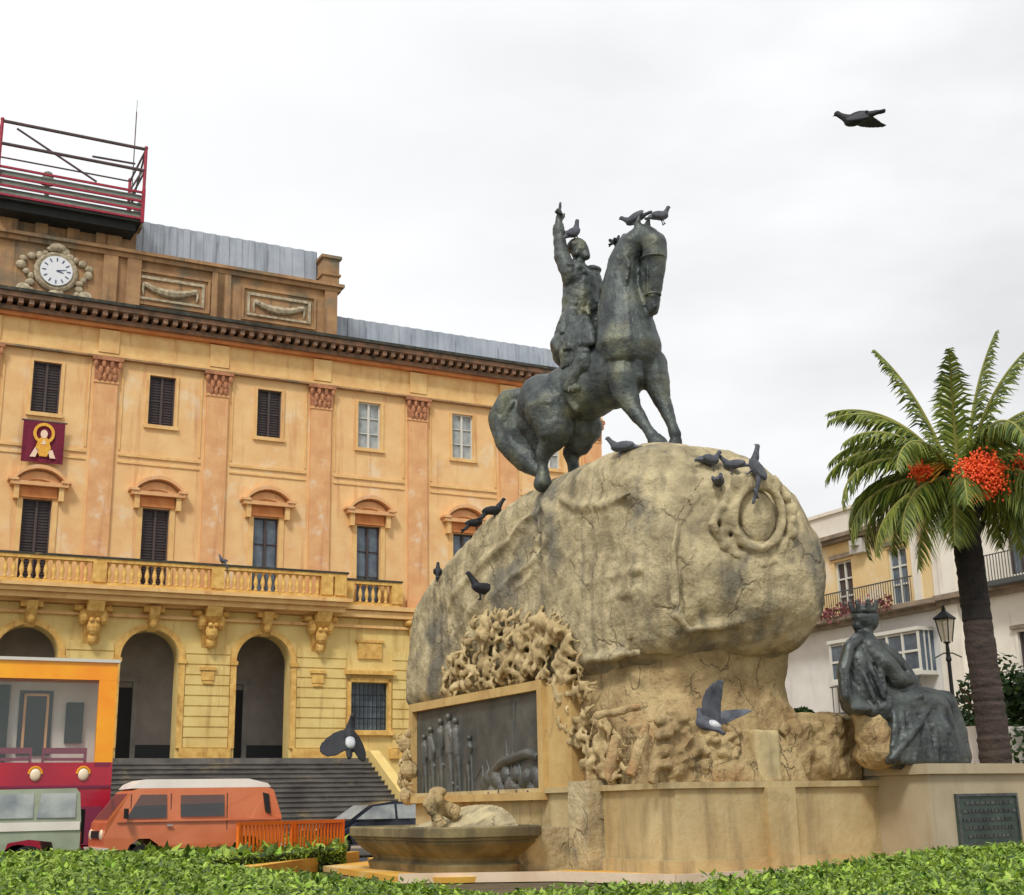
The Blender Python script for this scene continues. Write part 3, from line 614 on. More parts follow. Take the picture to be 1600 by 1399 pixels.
# plinth: stacked ashlar with projecting piers
m = MB()
pl = [C, C2, C2+N*7, C+N*11.5]
poly(pl, .1, 1.55, m)
poly([p for p in [C-U*.07-N*.05, C2-N*.07, C2+N*7, C+N*11.6-U*.07]], .1, .34, m)
poly([p for p in [C-U*.09-N*.07, C2-N*.09+Dv*.02, C2+N*7, C+N*11.7-U*.09]], 1.552, 1.66, m)
for a, b in ((2.05, 2.75),):                               # pier on the front face
    poly([C+Dv*a-N*.14, C+Dv*b-N*.14, C+Dv*b+N*.2, C+Dv*a+N*.2], .12, 1.551, m)
m.build('plinth', 'ashlar', mon, world=True)
# block at the left front corner of the panel, darker return
m = MB(); poly([C+N*2.45-U*.35, C+N*2.45+U*.1, C+N*3.2+U*.1, C+N*3.2-U*.35], .1, 1.75, m)
m.build('side_pier', 'stone', mon, world=True)
# joint lines are real grooves on the front block: thin shadow gaps between two courses
# pedestal for the seated figure
E1 = at_dist(1452, 1240, 26.6); E1.z = 0
ped = [E1, E1+Dv*3.4, E1+Dv*3.4+N*3, E1+N*3]
m = MB(); poly(ped, .1, 1.74, m); q = [E1-Dv*.1-N*.1, E1+Dv*3.5-N*.1, E1+Dv*3.5+N*3, E1-Dv*.1+N*3]; poly(q, 1.742, 1.93, m)
poly([E1-Dv*.08-N*.08, E1+Dv*3.48-N*.08, E1+Dv*3.48+N*3, E1-Dv*.08+N*3], .1, .3, m)
m.build('pedestal', 'ashlar_pale', mon, world=True)
# bronze plaque on the pedestal front, framed, with worn lines of lettering
Pn = Vector((Dv.y, -Dv.x, 0))
def onped(x, y, off=0.0): return on_plane(x, y, E1+Pn*off, Pn)
a, b_, c, d = onped(1490, 1243), onped(1584, 1238), onped(1589, 1318), onped(1496, 1326)
o_, ex = (a+d)/2, Dv; Lp = (b_-a).dot(Dv); zt, zb_ = (a.z+b_.z)/2, (c.z+d.z)/2
def slab(mb, o, ex, ez, nn, x0, x1, z0, z1, t0, t1):
    vs = [o+ex*x+ez*z+nn*t for t in (t0, t1) for x, z in ((x0, z0), (x1, z0), (x1, z1), (x0, z1))]
    return mb.add(vs, [(0, 1, 2, 3), (7, 6, 5, 4), (0, 4, 5, 1), (1, 5, 6, 2), (2, 6, 7, 3), (3, 7, 4, 0)])
EZ = Vector((0, 0, 1)); og = Vector((a.x, a.y, 0))
m = MB(); slab(m, og, Dv, EZ, Pn, 0, Lp, zb_, zt, 0, .05)
plq = m.build('plaque', 'bronze_green', mon, world=True)
m = MB()
for x0, x1, z0, z1 in ((.0, Lp, zt-.05, zt), (0, Lp, zb_, zb_+.05), (0, .05, zb_+.052, zt-.052), (Lp-.05, Lp, zb_+.052, zt-.052)): slab(m, og, Dv, EZ, Pn, x0, x1, z0, z1, .051, .08)
H_ = zt-zb_; rr = random.Random(5)
for k in range(5):
    z = zt-.17-k*(H_-.26)/4.6; x = .14+(.1 if k in (0, 4) else 0)
    while x < Lp-.16-(.1 if k in (0, 4) else 0):
        l = rr.uniform(.05, .13); slab(m, og, Dv, EZ, Pn, x, x+l, z-.03, z+.03, .051, .066); x += l+.035
m.build('plaque_relief', 'bronze_robe', plq, world=True)
# boulder and rock base: smooth horizontal slices, fused and roughened
def loft(levels, seg=120, sub=5):
    n = len(levels); rows = []
    def cr_(p0, p1, p2, p3, t): return .5*((2*p1)+(-p0+p2)*t+(2*p0-5*p1+4*p2-p3)*t*t+(-p0+3*p1-3*p2+p3)*t**3)
    for i in range(n-1):
        L4 = [levels[max(i-1, 0)], levels[i], levels[i+1], levels[min(i+2, n-1)]]
        for j in range(sub):
            rows.append([cr_(L4[0][k], L4[1][k], L4[2][k], L4[3][k], j/sub) for k in range(6)])
    rows.append(list(levels[-1])); vs = []
    for z, u0, u1, n0, n1, e in rows:
        for k in range(seg):
            t = 2*pi*k/seg; c, s = cos(t), sin(t); e_ = e*(1+1.3*max(0, s)**.5) if s > 0 else e
            x = math.copysign(abs(c)**(2/e_), c); y = math.copysign(abs(s)**(2/e_), s)
            vs.append(W((u0+u1)/2+(u1-u0)/2*x, (n0+n1)/2+(n1-n0)/2*y, z))
    m_ = MB(); r = len(rows)
    return m_.add(vs, [(i*seg+k, i*seg+(k+1) % seg, (i+1)*seg+(k+1) % seg, (i+1)*seg+k) for i in range(r-1) for k in range(seg)] + [tuple(range(seg))[::-1], tuple(range((r-1)*seg, r*seg))])
UL = CU+.12                                                # plane of the long left side
print('CU', CU, 'CN', CN, 'UL', UL)
B = loft([(z, UL+a, UL+b, CN+c, CN+d, e) for z, a, b, c, d, e in (  # z, side planes, front and back, corner exponent
    (3.5, .7, 3.3, 1.8, 12.9, 4.4), (3.9, .2, 3.5, 1.1, 13.1, 5), (4.2, .05, 3.85, .45, 13.0, 5.6), (4.8, 0, 4.1, .0, 12.9, 6), (5.4, 0, 4.2, -.15, 12.8, 6), (6.1, 0, 4.2, -.1, 12.6, 6),
    (6.7, .02, 4.1, .1, 11.9, 5.4), (7.2, .04, 3.95, .3, 10.6, 5), (7.6, .08, 3.75, .5, 9.5, 4.4), (7.95, .15, 3.5, .8, 8.4, 4.2), (8.25, .35, 3.2, 1.1, 7.2, 3.8), (8.45, .75, 2.9, 1.7, 5.9, 3.4), (8.52, 1.3, 2.5, 2.2, 4.4, 3))])
def onside(x, y, off=0.0): return on_plane(x, y, U*(UL+off), U)
def onfront(x, y, off=0.0): return on_plane(x, y, N*(CN+off), N)
ropes = [([(690, 985), (712, 930), (752, 885), (796, 840), (830, 800)], .09), ([(700, 1010), (735, 960), (772, 930), (804, 900), (846, 868), (862, 830)], .09), ([(735, 905), (752, 876), (790, 850), (815, 815), (846, 795)], .08),
         ([(770, 940), (830, 905), (850, 870)], .07), ([(842, 780), (858, 800), (856, 835), (838, 850)], .08), ([(800, 860), (812, 842), (818, 815)], .06), ([(826, 862), (836, 838), (844, 812)], .06),
         ([(872, 778), (900, 792), (940, 790), (985, 772)], .06), ([(790, 970), (850, 945), (890, 925), (940, 908), (1000, 888)], .045), ([(880, 965), (940, 940), (1000, 922)], .035), ([(868, 965), (870, 1030)], .05),
         ([(868, 780), (866, 860), (868, 900)], .05), ([(915, 1032), (960, 1026), (1000, 1020)], .08), ([(920, 975), (922, 1020)], .05), ([(950, 970), (952, 1015)], .05), ([(980, 965), (982, 1010)], .05)]
for pts, r in ropes: B.tube([onside(x, y, .02) for x, y in pts], [r*.7]+[r*1.2]*(len(pts)-2)+[r*.6], 8)
for pts, r in (([(1050, 960), (1075, 985), (1120, 980), (1160, 970)], .09), ([(1100, 745), (1062, 800), (1052, 860), (1056, 940), (1075, 985)], .07)): B.tube([onfront(x, y, .12) for x, y in pts], r, 8)
bo = B.build('boulder', 'stone', mon, world=True); remesh(bo, .065, 3); rough(bo, .10, .5, .05, 2.6); rough(bo, .018, 8)
G = loft([(1.55, UL+.1, UL+3.6, CN+.35, CN+12.1, 9), (2.1, UL+.12, UL+3.5, CN+.45, CN+12.1, 8), (2.55, UL+.15, UL+3.7, CN+.55, CN+12.1, 7), (2.95, UL+.2, UL+3.8, CN+.65, CN+12.1, 6),
          (3.4, UL+.2, UL+3.8, CN+.75, CN+12.9, 5), (4.4, UL+.3, UL+3.85, CN+.65, CN+12.6, 4.5)])
go = G.build('rock_base', 'stone_warm', mon, world=True); remesh(go, .075, 2); rough(go, .14, .8, .07, 3)
# low rough blocks along the front, with worn carved trophies
def chunk(pts, z0, z1, name, mt, amp=.08, vox=.06, extra=None, sm=2):
    m = MB(); poly(pts, z0, z1, m, .97)
    if extra: extra(m)
    o = m.build(name, mt, mon, world=True); remesh(o, vox, sm); rough(o, amp, 1.6, amp*.7, 6); return o
rr = random.Random(3)
def crust(m):
    for k in range(150):
        a = rr.uniform(2.9, 5.0); z = rr.uniform(1.75, 2.85); m.ball(C+Dv*a+N*.25+EZ*z, (rr.uniform(.05, .14), rr.uniform(.05, .12), rr.uniform(.05, .14)), seg=7, rings=5)
chunk([C+Dv*2.95+N*.3, C+Dv*5.0+N*.3, C+Dv*5.0+N*3.5, C+Dv*2.95+N*3.5], 1.6, 2.95, 'rough_block', 'stone_warm', extra=crust)
def trophies(m):
    for k in range(110):
        a = rr.uniform(-.1, 1.8); z = rr.uniform(1.7, 2.9-max(0, .3*(a-1))); m.ball(C+Dv*a+N*.3+EZ*z, (rr.uniform(.04, .14), rr.uniform(.04, .1), rr.uniform(.05, .16)), (rr.random(), rr.random(), rr.random()), (0, 0, 1), seg=8, rings=5)
    for x0, y0, x1, y1 in ((985, 1215, 1010, 1130), (1015, 1225, 1035, 1150), (1050, 1205, 1115, 1195), (950, 1225, 960, 1150), (930, 1120, 1000, 1105)):
        m.tube([onfront(x0, y0, .35), onfront(x1, y1, .45)], .09, 8)
chunk([C+Dv*.1+N*.25, C+Dv*1.95+N*.35, C+Dv*1.95+N*2.5, C+N*2.5+Dv*.2], 1.6, 2.75, 'carved_block', 'stone_warm', .05, .04, trophies, 1)
chunk([C+Dv*2.05+N*.1, C+Dv*2.7+N*.1, C+Dv*2.7+N*1.5, C+Dv*2.05+N*1.5], 1.6, 2.6, 'stone_pier', 'ashlar', .02)
# bronze relief on the left side in a raised frame
a, b_, c, d = onside(655, 1113, -.04), onside(851, 1080, -.04), onside(855, 1237, -.04), onside(660, 1246, -.04)
n0, n1 = b_.dot(N), a.dot(N); zt, zb_ = (a.z+b_.z)/2, (c.z+d.z)/2
print('panel', n0, n1, zt, zb_)
og = U*(UL-.02); UN = -U
m = MB(); f_ = .2
slab(m, og, N, EZ, UN, n0-f_, n1+f_, zt+.002, zt+f_, -.2, .22); slab(m, og, N, EZ, UN, n0-f_, n1+f_, zb_-.16, zb_-.002, -.2, .3)
slab(m, og, N, EZ, UN, n0-f_, n0-.002, zb_, zt, -.2, .22); slab(m, og, N, EZ, UN, n1+.002, n1+f_, zb_, zt, -.2, .22); slab(m, og, N, EZ, UN, n0-1.2, n0-f_-.002, 1.6, zt+.1, -.2, .1)
m.build('relief_frame', 'gold_edge', mon, world=True)
m = MB(); slab(m, og, N, EZ, UN, n0, n1, zb_, zt, -.1, .08)
pan = m.build('relief_panel', 'bronze_plate', mon, world=True)
def fig(m, n, z, h, lean=0, arm=0):                        # low relief standing figure
    p = lambda dn, dz, t=.1: og + N*(n+dn) + EZ*(z+dz*h) + UN*t
    m.limb([p(-.09, 0), p(-.07, .27), p(-.02, .5)], [.03*h, .04*h, .055*h], 8); m.limb([p(.12, 0), p(.09, .27), p(.02, .5)], [.03*h, .04*h, .055*h], 8)
    m.limb([p(0, .5), p(lean*.5, .66), p(lean, .8)], [.07*h, .075*h, .08*h], 8); m.tube([p(lean, .8), p(lean*1.1, .9)], .03*h, 6); m.ball(p(lean*1.1, .95, .13), .05*h, seg=8); m.limb([p(lean+.08, .78), p(lean+.2, .66), p(lean+.16+arm, .55)], [.045*h, .03*h, .025*h], 8); m.limb([p(lean-.06, .78), p(lean-.16+arm, .62), p(lean-.1+arm*2, .5)], [.05*h, .04*h, .035*h], 8)
m = MB(); hh = zt-zb_
for n, h, l, a_ in ((n1-1.0, .78, .05, 0), (n1-1.5, .86, -.04, .1), (n1-2.05, .9, .03, -.1), (n1-2.5, .84, .08, .1), (n1-.55, .7, 0, .05), (n1-3.0, .62, -.15, .2)): fig(m, n, zb_+.05, h*hh, l, a_)
p = lambda n, z: og + N*n + EZ*z + UN*.08
m.tube([p(n0+1.5, zb_+.1), p(n0+1.25, zt-.15)], .035, 6); m.tube([p(n0+2.9, zb_+.25), p(n0+1.9, zb_+.65), p(n0+.7, zb_+.8), p(n0+.2, zb_+.7)], [.07, .12, .12, .1], 8)
for k in range(9): m.tube([p(n0+.3+k*.62, zb_+.05), p(n0+.5+k*.6, zb_+.12+.5*(k % 3)), p(n0+.9+k*.6, zb_+.3+.45*(k % 2))], [.05, .035, .02], 6)
for k in range(16): m.ball(p(n0+.2+k*.17, zb_+.2+.2*sin(k*2.3)), (.2, .2, .12), N, EZ, seg=8, rings=5)
fo = m.build('relief_figures', 'bronze_plate', pan, world=True); remesh(fo, .022, 1)
# carved foliage: many curled leaves above the panel and trailing down its right side
def inpoly(x, y, P):
    r = False
    for i in range(len(P)):
        (x1, y1), (x2, y2) = P[i], P[i-1]
        if (y1 > y) != (y2 > y) and x < (x2-x1)*(y-y1)/(y2-y1)+x1: r = not r
    return r
m = MB(); rr = random.Random(21)
def leaf(c, nrm, s, mb=None):                              # a curled leaf: a bent, flattened tongue standing off the stone
    mb = mb or m; t = Vector((rr.uniform(-1, 1), rr.uniform(-1, 1), rr.uniform(-1, 1))); t = (t-nrm*t.dot(nrm)*.75).normalized(); w_ = nrm.cross(t).normalized(); lift = rr.uniform(.2, .9)*s; bend = rr.uniform(-.5, .5)*s
    P_ = [c+t*(s*(f-.5)*1.9)+w_*(bend*(f-.5)**2*3)+nrm*(lift*sin(pi*f)*1.1+.04) for f in (0, .25, .5, .75, 1)]
    for i in range(4):
        q = (P_[i]+P_[i+1])/2; mb.ball(q, (s*.34, s*(.2, .38, .36, .2)[i], s*.13), P_[i+1]-P_[i], w_, seg=8, rings=6)
PA = [(690, 1078), (702, 1040), (742, 985), (775, 955), (830, 958), (880, 968), (902, 1000), (888, 1050), (850, 1062), (800, 1068), (750, 1082), (712, 1092)]
PB = [(850, 1060), (900, 1000), (925, 1050), (935, 1110), (985, 1150), (1000, 1215), (930, 1225), (895, 1160), (868, 1100)]
PC = [(625, 1165), (648, 1165), (650, 1250), (630, 1252)]
for P, n_, s_, off in ((PA, 260, .235, .0), (PB, 130, .2, .02)):
    k = 0
    while k < n_:
        x, y = rr.uniform(min(p[0] for p in P), max(p[0] for p in P)), rr.uniform(min(p[1] for p in P), max(p[1] for p in P))
        if inpoly(x, y, P): leaf(onside(x, y, off), -U, s_*rr.uniform(.7, 1.3)); k += 1
fq = m.build('carved_foliage', 'carving', mon, world=True); remesh(fq, .034, 1); rough(fq, .02, 7)
m = MB()                                                   # carved scroll figure left of the panel
q = onside(638, 1250, -.25); 
for k, (dz, r) in enumerate(((.0, .22), (.3, .16), (.62, .24), (.95, .17), (1.25, .23), (1.5, .12))): m.ball(q+EZ*(dz+.1)+N*(.08*sin(k*2)), (r, r, r*1.1), seg=10)
m.tube([q+N*.2+EZ*.1, q+N*.35+EZ*.6, q+N*.1+EZ*1.1, q+N*.3+EZ*1.4], .09, 8)
for k in range(14): leaf(q+EZ*rr.uniform(0, 1.5)+N*rr.uniform(-.3, .3), -U, .2)
m.build('carved_scroll', 'carving', mon, world=True)
# cartouche on the prow
cc = onfront(1184, 812, .02)
CF = -N
def onc(x, y, t=0.0): return onfront(x, y, .02-t)
m = MB(); ov = [(1184+38*cos(a), 808+50*sin(a)) for a in [2*pi*k/28 for k in range(29)]]
m.tube([onc(x, y, .22) for x, y in ov], .09, 8, False)
ov2 = [(1182+52*cos(a), 812+64*sin(a)) for a in [2*pi*k/28 for k in range(29)]]
m.tube([onc(x, y, .12) for x, y in ov2], [.06+.04*sin(k*1.9) for k in range(29)], 8, False)
for k in range(22):
    a = 2*pi*k/22; m.ball(onc(1182+(54+5*sin(k*2.2))*cos(a), 814+(66+5*sin(k*1.7))*sin(a), .12), (rr.uniform(.1, .2), rr.uniform(.08, .15), .12), (rr.random(), rr.random(), rr.random()), (0, 0, 1), seg=8)
for k in range(7): m.ball(onc(1150+k*10, 752-abs(k-3)*-2, .2), (.12, .12, .2), seg=8)
m.tube([onc(1128, 790, .1), onc(1112, 820, .14), (onc(1138, 862, .12)), onc(1170, 888, .12), onc(1215, 880, .12), onc(1240, 850, .1)], [.06, .1, .08, .11, .09, .05], 8)
ca = m.build('cartouche', 'stone', mon, world=True); remesh(ca, .04, 2); rough(ca, .02, 5)
m = MB(); m.ball(onc(1184, 808, .08), (.42, .56, .14), U, EZ, seg=28, rings=12)
m.build('shield', 'stone', ca, world=True, smooth=True)
# fountain basin against the left side
bc = at_dist(688, 1330, 27.6); bc.z = 0
fo = thing('fountain', 'round stone wall fountain basin with shell back and mask spout under the bronze relief', 'fountain', bc, TH)
def trough(prof, name, mt, parent):                        # rounded-rectangle plan, mouldings stacked as (inset scale, z)
    m = MB(); seg = 64; vs = []
    for r, z in prof:
        for k in range(seg):
            t = 2*pi*k/seg; c, s_ = cos(t), sin(t); x = math.copysign(abs(c)**.36, c); y = math.copysign(abs(s_)**.36, s_); vs.append((x*(1.2-1+r), y*(2.6-1+r), z))
    n_ = len(prof); m.add(vs, [(i*seg+k, i*seg+(k+1) % seg, (i+1)*seg+(k+1) % seg, (i+1)*seg+k) for i in range(n_-1) for k in range(seg)] + [tuple(range(seg))[::-1], tuple(range((n_-1)*seg, n_*seg))]); return m.build(name, mt, parent)
trough([(.62, .1), (.66, .26), (.56, .32), (.6, .4), (.74, .5), (.9, .66), (.9, .71), (.95, .72), (.95, .76), (1.0, .78), (1.0, .93), (.97, .96), (.86, .96), (.82, .84), (.3, .7)], 'basin', 'bowl', fo)
trough([(1.02, 0), (1.04, .1)], 'base', 'kerb', fo)
M['water'] = glass_mat('basin_water', S(60, 70, 60), .8)
trough([(.83, .86), (.83, .87)], 'water', 'water', fo)
m = MB(); k_ = 26                                          # fluted shell rising behind the basin
for i in range(k_):
    a0 = pi*i/k_; a1 = pi*(i+1)/k_; am = (a0+a1)/2
    P_ = lambda a, r, z: (-.2+r*sin(a)*.5*0+.55-.55*sin(a)*.2, 0, 0)
m = MB(); rows = 9; colz = 34
vs = []
for j in range(rows):
    f = j/(rows-1)
    for i in range(colz+1):
        t = i/colz*2-1; h = (1-abs(t)**2.6)*.42*(1-f*.0)
        vs.append((.15+.85*(f**.8)*(1-.25*t*t)-.05*abs(sin(i*pi/2)), t*1.95, .9+h*sin(f*pi/2)+.035*(i % 2)))
m.add(vs, [(j*(colz+1)+i, j*(colz+1)+i+1, (j+1)*(colz+1)+i+1, (j+1)*(colz+1)+i) for j in range(rows-1) for i in range(colz)])
m.box(.1, 2.35, -1.95, 1.95, .1, .9)
m.build('shell_back', 'stone', fo)
m = MB(); m.ball((-.28, 0, 1.42), (.26, .24, .28), seg=12).ball((-.42, .08, 1.5), .1).ball((-.42, -.08, 1.5), .1).ball((-.5, 0, 1.42), .09).ball((-.3, .25, 1.5), (.12, .18, .16)).ball((-.3, -.25, 1.5), (.12, .18, .16)).ball((-.2, 0, 1.68), (.2, .3, .12))
m.tube([(-.15, .1, .94), (-.24, .08, 1.15), (-.3, 0, 1.35)], [.16, .1, .1], 8).tube([(-.15, -.1, .94), (-.24, -.08, 1.15), (-.3, 0, 1.35)], [.16, .1, .1], 8).tube([(.3, 0, 1.2), (-.2, 0, 1.4)], [.2, .16], 8)
m.xf(Matrix.Translation((.12, 0, .1)) @ Matrix.Diagonal((.85, .85, .9, 1)))
o = m.build('mask_spout', 'stone_warm', fo, smooth=True); remesh(o, .03, 2)
# low pool kerb at the left
q0, q1 = on_z(338, 1361, .3), on_z(548, 1331, .3); q2, q3 = on_z(560, 1345, .3), on_z(430, 1368, .3)
m = MB(); d = (q1-q0).normalized(); o_ = Vector((d.y, -d.x, 0))*.22
poly([q0-o_, q1-o_, q1+o_, q0+o_], 0, .3, m); o = m.build('stone_bench', 'kerb', loc=(q0+q1)/2-EZ*.3, world=True)
tag(o, 'low yellow stone kerb running behind the hedge towards the fountain', 'kerb')
# ================================================================== EQUESTRIAN STATUE (bronze)
HA = radians(130); MB.RS = 1.12; HF = Vector((sin(HA), cos(HA), 0)); HL = Vector((-cos(HA), sin(HA), 0))
HP = at_dist(1045, 705, 27.0)
def hp(x, y, b=0.0): return on_plane(x, y, HP+HL*b, HL)
base = Vector((hp(960, 720).x, hp(960, 720).y, 8.4))
eq = thing('equestrian_statue', 'dark bronze horse with a rider raising one arm, standing on top of the boulder', 'statue', base, -HA+pi/2)
def HE(m, x, y, b, rl, rb, rz, tilt=0.0): m.ball(hp(x, y, b), (rl, rb, rz), (HF+EZ*tilt), HL, seg=18, rings=12)
m = MB()
HE(m, 855, 632, 0, .66, .56, .62, .25); HE(m, 846, 624, -.14, .5, .42, .52, .2); HE(m, 864, 626, .2, .5, .4, .5, .2); HE(m, 890, 618, 0, .78, .56, .62, .3); HE(m, 922, 600, 0, .85, .6, .72, .3); HE(m, 955, 582, 0, .75, .58, .76, .3); HE(m, 985, 562, .05, .5, .44, .58, .2); HE(m, 972, 590, -.22, .4, .26, .5); HE(m, 1006, 575, .28, .4, .26, .45)
HE(m, 992, 545, -.02, .42, .4, .42)
m.limb([hp(980, 545), hp(976, 500), hp(973, 455), hp(976, 415), hp(986, 385), hp(1004, 368, .05)], [.68, .56, .43, .35, .28, .22], 16)
m.limb([hp(990, 530, .1), hp(990, 495, .1), hp(986, 455, .05)], [.5, .36, .24], 14)
# head: forehead, cheek, tapering muzzle
hd = [(1010, 370), (1022, 382), (1024, 405), (1023, 435), (1020, 464), (1019, 482)]
m.limb([hp(x, y, .05) for x, y in hd], [.22, .25, .23, .18, .15, .14], 14)
m.ball(hp(1012, 408, -.08), (.27, .13, .1), EZ, HF, seg=12); m.ball(hp(1014, 408, .18), (.27, .13, .1), EZ, HF, seg=12)
m.ball(hp(1019, 486, .05), (.13, .14, .1), HF, HL, seg=10); m.limb([hp(1008, 425), hp(1010, 470)], [.13, .09], 10)
m.ball(hp(1024, 480, -.02), .05).ball(hp(1026, 480, .12), .05)
for b in (-.1, .16): m.limb([hp(1004+b*60, 366, b), hp(1002+b*60, 352, b), hp(1005+b*62, 338, b*1.3)], [.09, .075, .02], 8)
for b in (-.13, .2): m.ball(hp(1020+b*20, 388, b), .075)
# mane in locks
rr = random.Random(4)
for k in range(16):
    f = k/15; x = 968-18*f+4; y = 378+95*f
    m.limb([hp(x+4, y-6, -.02), hp(x-2, y+14, -.2), hp(x+12, y+34, -.4+.08*rr.random())], [.09, .085, .04], 7)
m.limb([hp(1008, 358, .05), hp(1018, 372, 0), hp(1022, 392, 0)], [.1, .09, .04], 8)
def leg(pts, r): m.limb([hp(*p) for p in pts], r, 12)
leg([(972, 588, -.3), (976, 614, -.3), (990, 640, -.3), (998, 652, -.3), (1010, 668, -.3), (1019, 681, -.3)], [.34, .27, .17, .15, .1, .12])
leg([(1016, 570, .35), (1026, 598, .35), (1034, 626, .35), (1040, 640, .35), (1050, 664, .35), (1056, 680, .35)], [.34, .26, .17, .15, .1, .12])
leg([(860, 640, -.3), (868, 668, -.32), (862, 688, -.32), (850, 708, -.32), (848, 728, -.32), (849, 740, -.32)], [.54, .42, .27, .17, .11, .13])
leg([(895, 645, .32), (908, 668, .34), (905, 690, .34), (892, 708, .34), (895, 724, .34), (897, 734, .34)], [.54, .44, .3, .18, .12, .13])
def hoof(x, y, b, dx, dy, r=.19):
    a = hp(x, y, b); t = (hp(x+dx, y+dy, b)-a); m.limb([a, a+t*.5, a+t], [r*.65, r*.9, r], 12)
hoof(1021, 686, -.3, 8, 9, .18); hoof(1057, 688, .35, -5, 20, .17); hoof(849, 744, -.32, -1, 12); hoof(898, 737, .34, 3, 8)
m.limb([hp(812, 622), hp(794, 628), hp(784, 655), hp(797, 690), hp(820, 718), hp(842, 738)], [.2, .26, .3, .32, .27, .14], 12)
m.limb([hp(815, 640, .1), hp(815, 676, .1), hp(836, 712, .1)], [.3, .4, .22], 12); m.limb([hp(838, 660, 0), hp(848, 700, 0)], [.4, .2], 12)
for k in range(9):
    b = -.25+.06*k; m.limb([hp(800+k, 632, b), hp(787+k*2, 662, b), hp(802+k*2, 698, b), hp(832+k, 730, b*.5)], [.07, .09, .08, .04], 7)
for a, b2, r in (((880, 600, -.5), (900, 640, -.45), .1), ((955, 560, -.46), (962, 600, -.5), .12), ((990, 545, -.3), (1000, 590, -.2), .12), ((1015, 545, .3), (1016, 600, .3), .12), ((850, 600, -.4), (872, 650, -.5), .12)): m.limb([hp(*a), hp(*b2)], [r, r*.8], 8)
ho = m.build('horse', 'bronze', eq, world=True); remesh(ho, .032, 3); rough(ho, .02, 3.5, .008, 14)
# rider
m = MB()
m.limb([hp(904, 525), hp(905, 500), hp(907, 470), hp(908, 445)], [.42, .36, .38, .36], 14)
HE(m, 906, 440, 0, .3, .48, .3); m.limb([hp(906, 425), hp(905, 408)], [.14, .12], 10)
m.ball(hp(906, 393, .0), (.2, .17, .23), HF, HL, seg=14); m.ball(hp(915, 400, .0), .1); m.ball(hp(917, 395, 0), (.06, .04, .06)); m.ball(hp(901, 386, 0), (.22, .2, .17), HF, HL); m.tube([hp(903, 417), hp(906, 410)], [.2, .18], 10)
for b in (-.18, .18): m.ball(hp(904+b*20, 396, b), (.04, .03, .07))
m.limb([hp(890, 428, -.36), hp(878, 402, -.42), hp(875, 383, -.42), hp(873, 360, -.42), hp(873, 346, -.42)], [.19, .165, .14, .11, .085], 12)
hb = hp(874, 340, -.42)
m.ball(hb, (.09, .06, .11), HF, HL, seg=10)
m.limb([hb+EZ*.06, hb+EZ*.2+HF*.02, hb+EZ*.34+HF*.04], [.04, .036, .028], 8)                       # pointing index
for k in range(3): m.limb([hb+EZ*.08+HL*(.04+.045*k)*-1, hb+EZ*(.14-.01*k)+HF*.07-HL*(.045+.045*k), hb+EZ*.03+HF*.11-HL*(.045+.04*k)], [.034, .032, .028], 7)
m.limb([hb-EZ*.04+HL*.06, hb+EZ*.03+HL*.11+HF*.05, hb+EZ*.1+HL*.1+HF*.07], [.035, .032, .026], 7)
m.limb([hp(925, 432, .34), hp(936, 455, .42), hp(934, 474, .42), hp(946, 486, .2), hp(956, 494, .1)], [.18, .15, .135, .1, .08], 12)
hb = hp(958, 495, .08); m.ball(hb, (.1, .07, .08), HF, HL)
for k in range(4): m.limb([hb+HL*(.06-.04*k)+HF*.06, hb+HL*(.06-.04*k)+HF*.12-EZ*.05, hb+HL*(.06-.04*k)+HF*.06-EZ*.1], [.032, .03, .026], 7)
for s in (-1, 1):
    sh = hp(890, 424, -.36) if s < 0 else hp(926, 428, .34); m.ball(sh+EZ*.08, (.2, .2, .08), HF, HL)
    hip = hp(898, 522, s*.28)
    if s < 0: P_ = [(898, 522, -.3), (908, 540, -.5), (914, 556, -.56), (904, 578, -.6), (895, 596, -.62), (886, 608, -.62)]
    else: P_ = [(912, 522, .3), (925, 535, .5), (932, 548, .56), (925, 575, .62), (918, 598, .62), (914, 608, .62)]
    m.limb([hp(*p) for p in P_], [.25, .22, .18, .155, .11, .1], 12)
    ft = hp(*P_[-1]); m.limb([ft, ft+HF*.16-EZ*.05, ft+HF*.3-EZ*.04], [.1, .09, .065], 8); m.limb([hp(*P_[2])-EZ*.12, hp(*P_[2])-EZ*.22], [.2, .18], 12)
m.tube([hp(904+17*cos(a), 490+5*sin(a), .28*sin(a)) for a in [pi*k/8 for k in range(17)]], .05, 8)
m.limb([hp(893, 505, -.3), hp(886, 530, -.38), hp(884, 545, -.38)], [.1, .14, .09], 10); m.limb([hp(880, 512, -.3), hp(876, 525, -.3)], [.12, .14], 10)
for k in range(7):
    a = rr.uniform(0, 1); m.limb([hp(892+26*a, 505, -.3+.5*a), hp(884+34*a, 535, -.42+.6*a)], [.06, .1], 8)
for k in range(8): m.limb([hp(894+3*k, 500, -.42), hp(889+5*k, 524, -.6), hp(884+6*k, 546-1.5*k, -.68)], [.09, .1, .07], 8)
m.ball(hp(914, 552, -.58), (.19, .17, .1), HF, HL); m.limb([hp(873, 366, -.42), hp(873, 358, -.42)], [.13, .13], 10)
for k in range(9):                                         # flared skirt of the coat over hip and thigh
    a = -1.9+3.8*k/8; c0 = hp(905, 492)+HL*.3*sin(a)-HF*.3*cos(a)*.6; m.limb([c0, c0+HL*.16*sin(a)-HF*.12*cos(a)-EZ*.3, c0+HL*.26*sin(a)-HF*.2*cos(a)-EZ*.56], [.13, .13, .09], 8)
m.limb([hp(895, 424, -.2), hp(905, 418, -.3), hp(915, 428, -.2)], [.09, .1, .06], 8)
